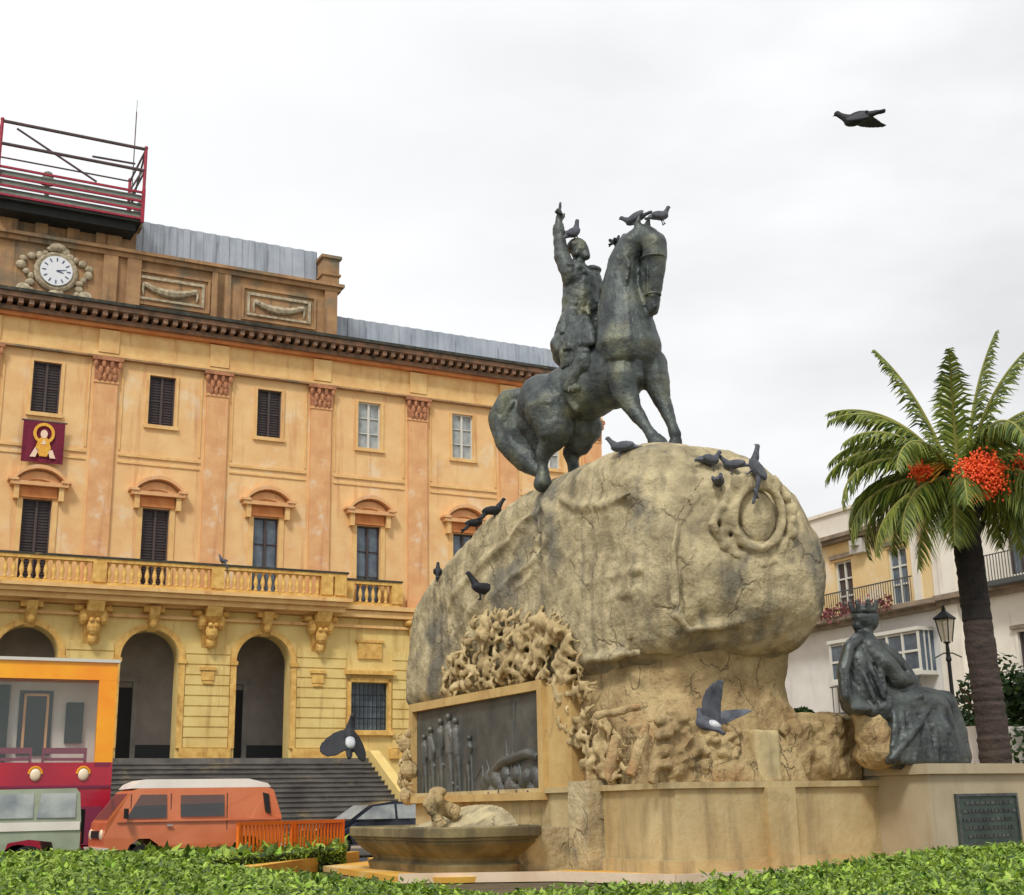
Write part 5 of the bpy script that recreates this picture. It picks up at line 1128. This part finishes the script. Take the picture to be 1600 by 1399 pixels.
# ================================================================== VEHICLES (all parked along the street in front of the stairs)
def wheel(parent, x, y, r, w=.2, rim='chrome'):
    o = MB(); o.lathe([(r*.62, 0), (r*.95, .0), (r, .04), (r, w-.04), (r*.95, w), (r*.62, w)], seg=24); o.xf(Matrix.Rotation(pi/2, 4, 'X')); o = o.build('wheel', 'tyre', parent, loc=(x, y, r))
    h = MB(); h.lathe([(.02, -.03), (r*.3, -.03), (r*.45, .01), (r*.62, .02), (r*.62, .1)], seg=20); h.xf(Matrix.Rotation(pi/2, 4, 'X')); h.xf(Matrix.Translation((0, 0, 0))); h.xf(Matrix.Diagonal((1, 1, 1, 1))); h.build('rim', rim, o); return o
def body_loft(mb, prof, W2, tumble, z_t):                  # side outline filled between two flanks that lean in above the waist
    n = len(prof); half = lambda z: W2 - max(0, z-z_t)*tumble
    vs = [(x, -half(z), z) for x, z in prof] + [(x, half(z), z) for x, z in prof]
    mb.add(vs, [tuple(range(n)), tuple(range(n, 2*n))[::-1]] + [(i, n+i, n+(i+1) % n, (i+1) % n) for i in range(n)])
def side_pane(mb, pts, W2, tumble, z_t, off, side=-1):
    half = lambda z: W2 - max(0, z-z_t)*tumble
    vs = [(x, side*(half(z)+off), z) for x, z in pts] + [(x, side*(half(z)+off-.03), z) for x, z in pts]; n = len(pts)
    mb.add(vs, [tuple(range(n)), tuple(range(n, 2*n))[::-1]] + [(i, n+i, n+(i+1) % n, (i+1) % n) for i in range(n)])
# orange camper van, front to the left
s0, _ = fac(163, 1290, 31.5); s1, _ = fac(443, 1290, 31.5); VL = s1-s0
van = thing('camper_van', 'faded orange camper van with white roof parked in front of the grey stairs', 'van', U*((s0+s1)/2)+N*(31.5+.92), TH)
k_ = VL/4.5; X = lambda x: x*k_-VL/2
prof = [(0.02, .42), (0, .8), (.06, 1.12), (.62, 1.80), (.80, 1.86), (4.1, 1.86), (4.25, 1.8), (4.44, 1.2), (4.5, .8), (4.48, .42), (4.05, .36), (3.95, .62), (3.72, .76), (3.45, .76), (3.22, .62), (3.12, .36), (1.42, .36), (1.32, .62), (1.1, .76), (.84, .76), (.62, .62), (.52, .36)]
pr = [(X(x), z) for x, z in prof]; W2 = .92
m = MB(); body_loft(m, pr, W2, .16, 1.14); b = m.build('body', 'orange_van', van)
m = MB(); body_loft(m, [(X(.66), 1.862), (X(4.18), 1.862), (X(4.1), 1.95), (X(3.6), 2.06), (X(1.0), 2.06), (X(.76), 1.97)], W2, .16, 1.14); m.build('roof', 'white_paint', van)
for side in (-1, 1):
    m = MB(); side_pane(m, [(X(.52), 1.2), (X(1.5), 1.2), (X(1.5), 1.72), (X(.86), 1.72)], W2, .16, 1.14, .012, side); m.build('side_window', 'glass', van)
    m = MB(); side_pane(m, [(X(1.85), 1.22), (X(2.95), 1.22), (X(2.95), 1.7), (X(1.85), 1.7)], W2, .16, 1.14, .012, side); m.build('side_window', 'glass', van)
    m = MB(); side_pane(m, [(X(.3), 1.12), (X(4.42), 1.12), (X(4.42), 1.16), (X(.3), 1.16)], W2, .16, 1.14, .02, side)
    for x in (1.66, 3.1): side_pane(m, [(X(x), .5), (X(x+.015), .5), (X(x+.015), 1.76), (X(x), 1.76)], W2, .16, 1.14, .004, side)
    m.build('side_moulding', 'orange_van', van); m = MB()
    for x in (.62, 1.6, 3.02): side_pane(m, [(X(x), .48), (X(x+.02), .48), (X(x+.02), 1.74), (X(x), 1.74)], W2, .16, 1.14, .006, side)
    side_pane(m, [(X(.12), .5), (X(4.44), .5), (X(4.44), .53), (X(.12), .53)], W2, .16, 1.14, .006, side); m.build('door_seam', 'dark_under', van)
    m = MB(); side_pane(m, [(X(4.02), 1.3), (X(4.16), 1.25), (X(4.12), 1.7), (X(3.96), 1.74)], W2, .16, 1.14, .012, side); m.build('air_vent', 'tyre', van)
    m = MB(); m.box(X(1.5), X(1.64), side*(W2+.03)-.02, side*(W2+.03)+.02, 1.02, 1.06); m.build('door_handle', 'chrome', van)
    m = MB(); m.tube([(X(.55), side*.95, 1.2), (X(.5), side*1.08, 1.3)], .015, 5); m.box(X(.42), X(.5), side*1.12-.1, side*1.12+.08, 1.2, 1.42); m.build('wing_mirror', 'tyre', van)
m = MB(); m.add([(X(.1)-.015, -.78, 1.2), (X(.1)-.015, .78, 1.2), (X(.58)-.015, .72, 1.76), (X(.58)-.015, -.72, 1.76)], [(0, 1, 2, 3)]); m.build('windscreen', 'glass', van)
m = MB(); m.box(X(-.1), X(.12), -.94, .94, .42, .58); m.build('front_bumper', 'white_paint', van); m = MB(); m.box(X(4.4), X(4.6), -.94, .94, .42, .58); m.build('rear_bumper', 'white_paint', van)
for s in (-1, 1): m = MB(); m.ball((X(.0), s*.62, .86), (.05, .12, .12)); m.build('headlight', 'lamp_lens', van)
MB().box(X(-.03), X(.03), -.5, .5, .78, .94).build('grille', 'tyre', van)
for x in (.98, 3.58):
    for s in (-1, 1): wheel(van, X(x), -.72 if s < 0 else .92, .32)
# double-decker bus, red below and yellow round the upper windows
DB = 34.6
bs1, bz = fac(185, 1032, DB); BL = 9.5; bt = bz
bus = thing('tour_bus', 'red double-decker tour bus with yellow window frame and pale round lamps at the left edge', 'bus', U*(bs1-BL/2)+N*(DB+1.2), TH)
e = BL/2; zs = fac(100, 1192, DB)[1]; zw = fac(100, 1062, DB)[1]; xw = fac(152, 1120, DB)[0]-(bs1-e); zl = fac(100, 1228, DB)[1]
print('bus', bt, zs, zw, xw, e, zl)
m = MB(); m.box(-e, e, -1.2, 1.2, .35, zs-.002); m.build('lower_body', 'red', bus)
m = MB()
for y in (-1.2, 1.08):
    m.box(-e, e, y, y+.12, zw, bt-.08); m.box(xw, e, y, y+.12, zs, zw-.002); m.box(-e, -e+.5, y, y+.12, zs, zw-.002)
m.box(e-.12, e, -1.078, 1.078, zw, bt-.08); m.box(-e, -e+.12, -1.078, 1.078, zw, bt-.08); m.box(e-.12, e, -1.078, -.8, zs, zw-.002)
m.build('window_frame', 'bus_yellow', bus)
m = MB(); m.box(-e-.05, e+.05, -1.26, 1.26, bt-.078, bt); m.build('roof', 'frame_white', bus)
m = MB(); m.box(xw, e-.05, -1.206, -1.202, zs-.1, zs); m.box(-e, e-.01, -1.23, -1.202, zl-.06, zl); m.build('trim', 'maroon', bus)
MB().box(-e+.5, xw, -1.16, -1.14, zs, zw-.002).build('side_window', 'glass_clear', bus)
MB().box(-e+.5, xw, 1.14, 1.16, zs, zw-.002).build('side_window', 'glass_clear', bus)
m = MB(); m.box(-e, e-.2, -.3, -.24, zs+.002, zw-.004); m.build('inner_panel', 'house_white', bus)
m = MB(); m.box(xw-.62, xw-.2, -.42, -.31, zs+.5, zw-.5).box(xw-2.25, xw-2.0, -.5, -.31, zs+.002, zw-.1).box(-e+.6, xw-2.4, -.5, -.305, zs+.002, zs+1.1); m.build('inner_screen', 'dark_under', bus)
m = MB(); m.box(xw-2.95, xw-2.45, -.6, -.51, zs+.7, zs+1.25); m.build('red_board', 'red', bus)
m = MB(); dx = xw-1.35; m.box(dx-.4, dx+.4, -.36, -.305, zs+.2, zw-.22); m.build('inner_door', 'black_door', bus)
m = MB(); m.box(dx-.3, dx-.24, -.4, -.362, zs+.25, zw-.3).box(dx+.24, dx+.3, -.4, -.362, zs+.25, zw-.3).box(dx-.3, dx+.3, -.4, -.362, zw-.36, zw-.3); m.build('door_frame', 'ochre_deep', bus)
for i in range(4):
    x = xw-.15-1.3*i; o = MB().box(x-1.05, x, -.95, -.8, zs+.22, zs+.36).box(x-1.05, x-1.0, -.95, -.8, zs, zs+.218).box(x-.05, x, -.95, -.8, zs, zs+.218).box(x-1.0, x-.05, -.9, -.85, zs+.05, zs+.12).build('seat_back', 'maroon', bus)
for i, x in enumerate((fac(130, 1210, DB)[0], fac(55, 1210, DB)[0], 2*fac(55, 1210, DB)[0]-fac(130, 1210, DB)[0])):
    xx = x-(bs1-e); o = MB().ball((xx, -1.22, (zs+zl)/2-.02), (.13, .06, .15), seg=14); o = o.build('side_lamp', 'lamp_lens', bus, smooth=True)
    MB().tube([(xx+.15*cos(a), -1.215, (zs+zl)/2-.0+.16*sin(a)) for a in [pi*k/10 for k in range(11)]], .03, 6).build('lamp_ring', 'lamp_amber', o)
for x in (-e+1.8, e-1.7): wheel(bus, x, -.95, .48); wheel(bus, x, 1.22, .48)
MB().box(e-.9, e-.2, -1.24, -1.2, .6, 1.5).build('access_panel', 'maroon', bus)
MB().box(e-.02, e+.06, -1.0, 1.0, .7, 1.0).build('rear_bumper', 'tyre', bus)
# pale off-road car in front of the bus
DC = 29.3
cs1, cz = fac(130, 1232, DC); CL_ = 4.2; e = CL_/2
car = thing('off_road_car', 'pale green-grey off-road car with large side windows parked in front of the red bus', 'car', U*(cs1-e)+N*(DC+.85), TH)
zb1, zb2, zb3 = fac(60, 1283, DC)[1], fac(60, 1308, DC)[1], .45
pr = [(-e, zb3), (-e, zb1-.05), (-e+.9, zb1), (-e+1.35, cz-.03), (e-.12, cz), (e-.04, cz-.1), (e, zb1), (e, zb3), (e-.45, zb3), (e-.55, .78), (e-1.0, .84), (e-1.4, .78), (e-1.5, zb3), (-e+1.35, zb3), (-e+1.25, .76), (-e+.85, .82), (-e+.5, .76), (-e+.4, zb3)]
m = MB(); body_loft(m, pr, .84, .1, zb1); m.build('body', 'silver', car)
for side in (-1, 1):
    for a, b_ in ((-e+1.5, -e+2.2), (-e+2.28, e-.95), (e-.88, e-.12)):
        m = MB(); side_pane(m, [(a, zb1+.05), (b_, zb1+.05), (b_, cz-.1), (a+.08, cz-.1)], .84, .1, zb1, .012, side); m.build('side_window', M['window_pale'] if side < 0 else M['glass'], car)
    m = MB(); side_pane(m, [(-e+.5, zb1-.2), (e-.02, zb1-.2), (e-.02, zb1-.03), (-e+.5, zb1-.03)], .84, .1, zb1, .02, side); m.build('side_band', 'white_paint', car)
    m = MB(); side_pane(m, [(-e+.1, zb3+.02), (e-.02, zb3+.02), (e-.02, zb3+.12), (-e+.1, zb3+.12)], .84, .1, zb1, .03, side); m.build('side_step', 'tyre', car)
MB().box(e+.002, e+.16, -.36, .36, .72, 1.42).build('spare_wheel', 'tyre', car); MB().box(e, e+.1, -.84, .84, .48, .64).build('rear_bumper', 'tyre', car); MB().box(-e-.08, -e, -.84, .84, .48, .64).build('front_bumper', 'tyre', car)
for s in (-1, 1): MB().box(e+.001, e+.03, s*.72-.07, s*.72+.07, .75, .98).build('tail_light', 'red_lens', car); MB().ball((-e, s*.6, .85), (.05, .11, .11)).build('headlight', 'lamp_lens', car)
for x in (-e+.87, e-.98):
    for s in (-1, 1): wheel(car, x, -.64 if s < 0 else .84, .36)
# dark car beyond the barrier
DD = 37.0
d0_, _ = fac(497, 1290, DD); dcar = thing('parked_car', 'dark blue hatchback with pale window edge behind the orange barriers', 'car', U*(d0_+2.1)+N*(DD+.85), TH)
pr = [(-2.1, .35), (-2.12, .75), (-1.9, .95), (-1.05, 1.02), (-.45, 1.42), (.2, 1.52), (1.2, 1.48), (1.85, 1.08), (2.1, .95), (2.12, .4), (1.75, .35), (1.65, .58), (1.4, .68), (1.15, .58), (1.05, .35), (-1.05, .35), (-1.15, .58), (-1.4, .68), (-1.65, .58), (-1.75, .35)]
m = MB(); body_loft(m, pr, .86, .28, .95); m.build('body', 'car_dark', dcar)
for side in (-1, 1):
    for P_ in ([(-.95, 1.03), (.25, 1.03), (.25, 1.44), (-.4, 1.38)], [(.33, 1.03), (1.6, 1.03), (1.15, 1.41), (.33, 1.44)]):
        m = MB(); side_pane(m, P_, .86, .28, .95, .012, side); m.build('side_window', 'window_pale', dcar)
m = MB(); m.add([(-1.07, -.72, 1.04), (-1.07, .72, 1.04), (-.5, .64, 1.42), (-.5, -.64, 1.42)], [(0, 1, 2, 3)]); m.build('windscreen', 'window_pale', dcar)
for x in (-1.4, 1.4):
    for s in (-1, 1): wheel(dcar, x, -.66 if s < 0 else .86, .3)
for s in (-1, 1): MB().ball((-2.08, s*.6, .72), (.06, .14, .08)).build('headlight', 'lamp_lens', dcar)
# orange plastic barriers
fs, fz = fac(368, 1285, 30.2); fe, _ = fac(566, 1285, 33)
b0, b1 = U*fs+N*30.0, U*(fs+3.4)+N*32.5
def barrier(lab, p, q):
    d = (q-p); L_ = d.length; t = thing('barrier', lab, 'barrier', p, atan2(d.y, d.x), 'orange barriers in front of the stairs')
    m = MB(); m.box(0, L_, -.03, .03, 1.0, 1.08); m.box(0, L_, -.03, .03, .28, .36); m.box(0, .06, -.035, .035, .0, 1.08); m.box(L_-.06, L_, -.035, .035, .0, 1.08); m.build('rail', 'barrier', t)
    x = .16
    f = None
    while x < L_-.1:
        if f is None: f = MB().box(-.025, .025, -.02, .02, .362, .998).build('bar', 'barrier', t, loc=(x, 0, 0))
        else: copy_tree(f, t, loc=(x, 0, 0))
        x += .14
    for xx in (.25, L_-.25): MB().box(xx-.04, xx+.04, -.28, .28, 0, .06).build('foot', 'barrier', t)
bp = [b0+(b1-b0)*(k/2) for k in range(3)]
barrier('orange barrier standing against the rear of the camper van', bp[0], bp[1]-(b1-b0).normalized()*.06); barrier('orange barrier next to the dark hatchback', bp[1], bp[2])
# white box van and dark car behind the seated statue
wv = at_dist(1532, 1180, 33.5); wv.z = 0
wvan = thing('delivery_van', 'white box van partly hidden behind the palm trunk', 'van', wv, TH)
m = MB(); m.box(-1.1, 3.4, -1, 1, .5, fac_top if False else 2.85); m.build('box_body', 'white_paint', wvan)
m = MB(); body_loft(m, [(-2.9, .4), (-2.9, 1.1), (-2.5, 1.3), (-2.0, 2.1), (-1.12, 2.15), (-1.12, .4)], .95, .1, 1.2); m.build('cab', 'white_paint', wvan)
for s in (-1, 1): m = MB(); side_pane(m, [(-2.35, 1.3), (-1.4, 1.3), (-1.4, 1.95), (-1.98, 1.95)], .95, .1, 1.2, .012, s); m.build('side_window', 'glass', wvan)
m = MB(); m.box(-2.95, 3.45, -.9, .9, .35, .5); m.build('chassis', 'tyre', wvan)
m = MB(); m.box(3.402, 3.43, -.9, .9, 1.0, 1.3); m.build('red_stripe', 'red', wvan)
for x in (-2.1, 2.4):
    for s in (-1, 1): wheel(wvan, x, -.8 if s < 0 else 1.0, .36)
dc2 = at_dist(1606, 1180, 34); dc2.z = 0
c2 = copy_tree(dcar, None, loc=dc2+U*1.2, rotz=TH+pi); c2['label'] = 'dark car at the right edge beyond the pedestal with the plaque'
# ================================================================== PIGEONS
def pigeon_mesh(name, mt, spread=None, head_up=.5, tail=-.2, stretch=1.0, chord=1.0):
    m = MB()
    m.ball((0, 0, .14), (.13*stretch, .065, .068), (1, 0, .35*head_up), (0, 1, 0), seg=12)
    m.limb([(.08*stretch, 0, .17+.05*head_up), (.125*stretch, 0, .22+.07*head_up), (.15*stretch, 0, .25+.08*head_up)], [.05, .033, .031], 8)
    m.ball((.158*stretch, 0, .262+.08*head_up), (.034, .028, .028), seg=10); m.limb([(.18*stretch, 0, .258+.08*head_up), (.21*stretch, 0, .25+.08*head_up)], [.012, .005], 6)
    m.limb([(-.08, 0, .13), (-.2, 0, .12+tail*.3), (-.27, 0, .10+tail*.5)], [.045, .026, .02], 8); m.ball((-.22, 0, .115+tail*.35), (.08, .042, .014), (1, 0, -tail*.6))
    if spread is None:
        for s in (-1, 1): m.ball((-.05, s*.055, .15), (.15, .022, .052), (1, 0, .25*head_up-.05), (0, 1, 0), seg=10)
        for s in (-1, 1): m.limb([(.01, s*.025, .09), (.015, s*.025, .0)], [.012, .009], 6); m.limb([(.0, s*.025, .008), (.05, s*.025, .008)], [.009, .007], 6)
    else:
        for s in (-1, 1):
            st = [(.05, -.13, 0), (.07, -.13, .1), (.07, -.13, .2), (.03, -.15, .3), (-.05, -.17, .38), (-.15, -.2, .44)]; vs = []
            if chord > 1.5: st = [(.05, -.05, 0), (.08, -.06, .09), (.085, -.065, .18), (.06, -.06, .26), (.02, -.05, .32), (-.03, -.045, .345)]
            for le, te, yy in st:
                zz = .17+sin(spread)*yy+(.25*yy*yy if spread > 0 else -.5*yy*yy); y_ = s*yy*cos(spread)
                te = le-(le-te)*chord; vs += [(le, y_, zz-.006), (le, y_, zz+.014), (te, y_, zz+.009), (te, y_, zz-.006)]
            n_ = len(st); m.add(vs, [(i*4+k, i*4+(k+1) % 4, (i+1)*4+(k+1) % 4, (i+1)*4+k) for i in range(n_-1) for k in range(4)] + [(3, 2, 1, 0), (n_*4-4, n_*4-3, n_*4-2, n_*4-1)])
    o = m.build(name, mt, loc=(0, 0, 0)); remesh(o, .011, 1); return o
prot = {'up': pigeon_mesh('pigeon', 'pigeon', head_up=1.1, tail=-.6), 'low': pigeon_mesh('pigeon', 'pigeon', head_up=.1, tail=.0), 'dark': pigeon_mesh('pigeon', 'pigeon_dark', head_up=.8, tail=-.3)}
usedp = set()
def pigeon(kind, p, yaw, label, group, size=1.2, pitch=0.0):
    o = prot[kind]
    if kind in usedp: o = o.copy(); col.objects.link(o)
    usedp.add(kind); o.location = p; o.rotation_euler = (0, -pitch, yaw); o.scale = (size,)*3; o['label'] = label; o['category'] = 'pigeon'; o['group'] = group
from mathutils.bvhtree import BVHTree
dg = bpy.context.evaluated_depsgraph_get(); dg.update()
def drop(x, y, obj, dist0=None):                           # first point of obj met along the line of sight, or set down from above
    d = ray(x, y); inv = obj.matrix_world.inverted(); a = inv @ CAM; b = (inv @ (CAM+d))-a; ok, l, n, i = obj.ray_cast(a, b.normalized()); return obj.matrix_world @ l if ok else None
bpy.context.view_layer.update()
def sit(x, y, obj, fallback):
    for dy in range(0, 40, 2):
        q = drop(x, y+dy, obj)
        if q: return q
    return fallback
gm = 'pigeons perched on the monument'
pigeon('up', sit(1168, 744, ca, onc(1168, 744)), 3.0, 'largest grey pigeon, standing upright above the cartouche', gm, 1.6, .8)
pigeon('low', sit(1112, 736, bo, onc(1112, 738)), .6, 'grey pigeon lying low on the boulder edge left of the upright pigeon', gm, 1.5)
pigeon('low', sit(1145, 742, bo, onc(1145, 742)), 2.9, 'dark pigeon crouched next to the feet of the upright pigeon', gm, 1.4)
pigeon('low', sit(1124, 768, bo, onc(1124, 768)), 1.2, 'pale-headed pigeon at the upper left of the cartouche', gm, 1.4)
pigeon('low', sit(970, 716, bo, hp(970, 716)), 2.8, 'low pigeon on the boulder behind the front hooves of the horse', gm, 1.6)
pigeon('dark', sit(772, 812, bo, onside(772, 812)), .2, 'dark pigeon high on the left slope of the boulder below the horse tail', gm, 1.5)
pigeon('dark', sit(744, 830, bo, onside(744, 830)), .4, 'dark pigeon just below another one on the left slope of the boulder', gm, 1.4)
pigeon('dark', sit(684, 908, bo, onside(684, 908)), 1.6, 'dark pigeon near the low left end of the boulder', gm, 1.5)
pigeon('dark', onside(752, 938, -.15), 3.4, 'black pigeon standing on the carved leaves above the bronze relief', gm, 1.9)
pigeon('up', HALL+U*14.35-N*1.2+EZ*11.2, 2.5, 'grey pigeon on the balcony rail between two tall windows', gm, 1.3)
bpy.data.objects[-1] if False else None
gs = 'pigeons perched on the bronze horse and rider'
pigeon('low', hp(902, 379, 0), .7, 'pigeon standing on the head of the bronze rider', gs, 1.7, .5)
pigeon('low', hp(995, 357, 0), 2.6, 'pigeon on the poll of the bronze horse, facing the rider', gs, 1.6, -.3)
pigeon('low', hp(1036, 352, .25), .4, 'pigeon on the forehead of the bronze horse, facing right', gs, 1.5, .2)
pigeon('dark', hp(962, 389, 0), 1.0, 'small dark pigeon on the mane behind the horse neck', gs, 1.1)
def flyer(label, p, yaw, pitch, roll, size, spread, mt, extra=None, chord=1.0):
    o = pigeon_mesh('pigeon', mt, spread=spread, chord=chord, head_up=.0, tail=0); o.location = p; o.rotation_euler = (roll, pitch, yaw); o.scale = (size,)*3; o['label'] = label; o['category'] = 'pigeon'; o['group'] = 'pigeons in flight'
    if extra: e_ = MB(); e_.ball((-.11, 0, .16), (.085, .055, .045), seg=12); e_ = e_.build('rump_feathers', 'pigeon_white', o, smooth=True)
    return o
d = ray(1345, 207); flyer('dark pigeon flying alone high in the sky at the right', CAM+d*14.0, 2.6, .15, -.35, 1.0, -.1, 'pigeon_dark')
d = ray(540, 1162); flyer('dark pigeon with white rump flying low over the stairs', CAM+d*12.5, 1.75, -.95, .25, .85, -.7, 'pigeon_dark', True, 2.1)
d = ray(1092, 1150); flyer('grey pigeon with raised wings flying past the carved stone under the boulder', CAM+d*21.0, 2.3, -.3, .5, 1.5, .8, 'pigeon', True, 1.3)
# ------------------------------------------------------------------ light and sky
w = bpy.data.worlds.new('World'); scene.world = w; w.use_nodes = True; nt = w.node_tree; nd = nt.nodes; L = nt.links
bg = nd['Background']; sky = nd.new('ShaderNodeTexSky'); sky.sky_type = 'NISHITA'; sky.sun_disc = False
SUN_EL, SUN_AZ = radians(48), radians(195)                 # behind and slightly left of the camera
sky.sun_elevation = SUN_EL; sky.sun_rotation = SUN_AZ; sky.air_density = 1.5; sky.dust_density = 4
tc = nd.new('ShaderNodeTexCoord'); mp = nd.new('ShaderNodeMapping'); mp.inputs['Scale'].default_value = (1, 1, 2.2); L.new(tc.outputs['Generated'], mp.inputs[0])
n1 = nd.new('ShaderNodeTexNoise'); n1.inputs['Scale'].default_value = 2.1; n1.inputs['Detail'].default_value = 5; n1.inputs['Roughness'].default_value = .5; L.new(mp.outputs[0], n1.inputs['Vector'])
cr = nd.new('ShaderNodeValToRGB'); cr.color_ramp.elements[0].position = .42; cr.color_ramp.elements[1].position = .6
CL = SKYV = 7.3
cr.color_ramp.elements[0].color = (.68, .685, .70, 1); cr.color_ramp.elements[1].color = (1, 1, 1, 1); L.new(n1.outputs['Fac'], cr.inputs[0])
# the deck is brighter to the left, where the sun stands behind it
dp = nd.new('ShaderNodeVectorMath'); dp.operation = 'DOT_PRODUCT'; dp.inputs[1].default_value = (-.8, .35, .25); L.new(tc.outputs['Generated'], dp.inputs[0])
mr = nd.new('ShaderNodeMapRange'); mr.inputs['From Min'].default_value = -.1; mr.inputs['From Max'].default_value = .75; mr.inputs['To Min'].default_value = .0; mr.inputs['To Max'].default_value = 1; L.new(dp.outputs['Value'], mr.inputs['Value'])
m1 = nd.new('ShaderNodeMix'); m1.data_type = 'RGBA'; L.new(mr.outputs['Result'], m1.inputs['Factor']); L.new(cr.outputs[0], m1.inputs['A']); m1.inputs['B'].default_value = (1.06, 1.06, 1.06, 1)
vm = nd.new('ShaderNodeVectorMath'); vm.operation = 'SCALE'; vm.inputs['Scale'].default_value = CL; L.new(m1.outputs['Result'], vm.inputs[0])
mx = nd.new('ShaderNodeMix'); mx.data_type = 'RGBA'; mx.inputs['Factor'].default_value = .93; L.new(sky.outputs[0], mx.inputs['A']); L.new(vm.outputs[0], mx.inputs['B'])
L.new(mx.outputs['Result'], bg.inputs[0]); bg.inputs[1].default_value = .1
sl = bpy.data.lights.new('sun', 'SUN'); sl.energy = 1.5; sl.angle = radians(11); sl.color = (1, .95, .88)
so = bpy.data.objects.new('sun', sl); col.objects.link(so); d = Vector((sin(SUN_AZ)*cos(SUN_EL), cos(SUN_AZ)*cos(SUN_EL), sin(SUN_EL)))
so.rotation_euler = d.to_track_quat('Z', 'Y').to_euler(); so.location = (0, 0, 60)
vs = scene.view_settings; vs.view_transform = 'Standard'; vs.look = 'None'; vs.gamma = 1; vs.exposure = 0.52; vs.use_curve_mapping = False
scene.cycles.max_bounces = 5; scene.cycles.transparent_max_bounces = 8
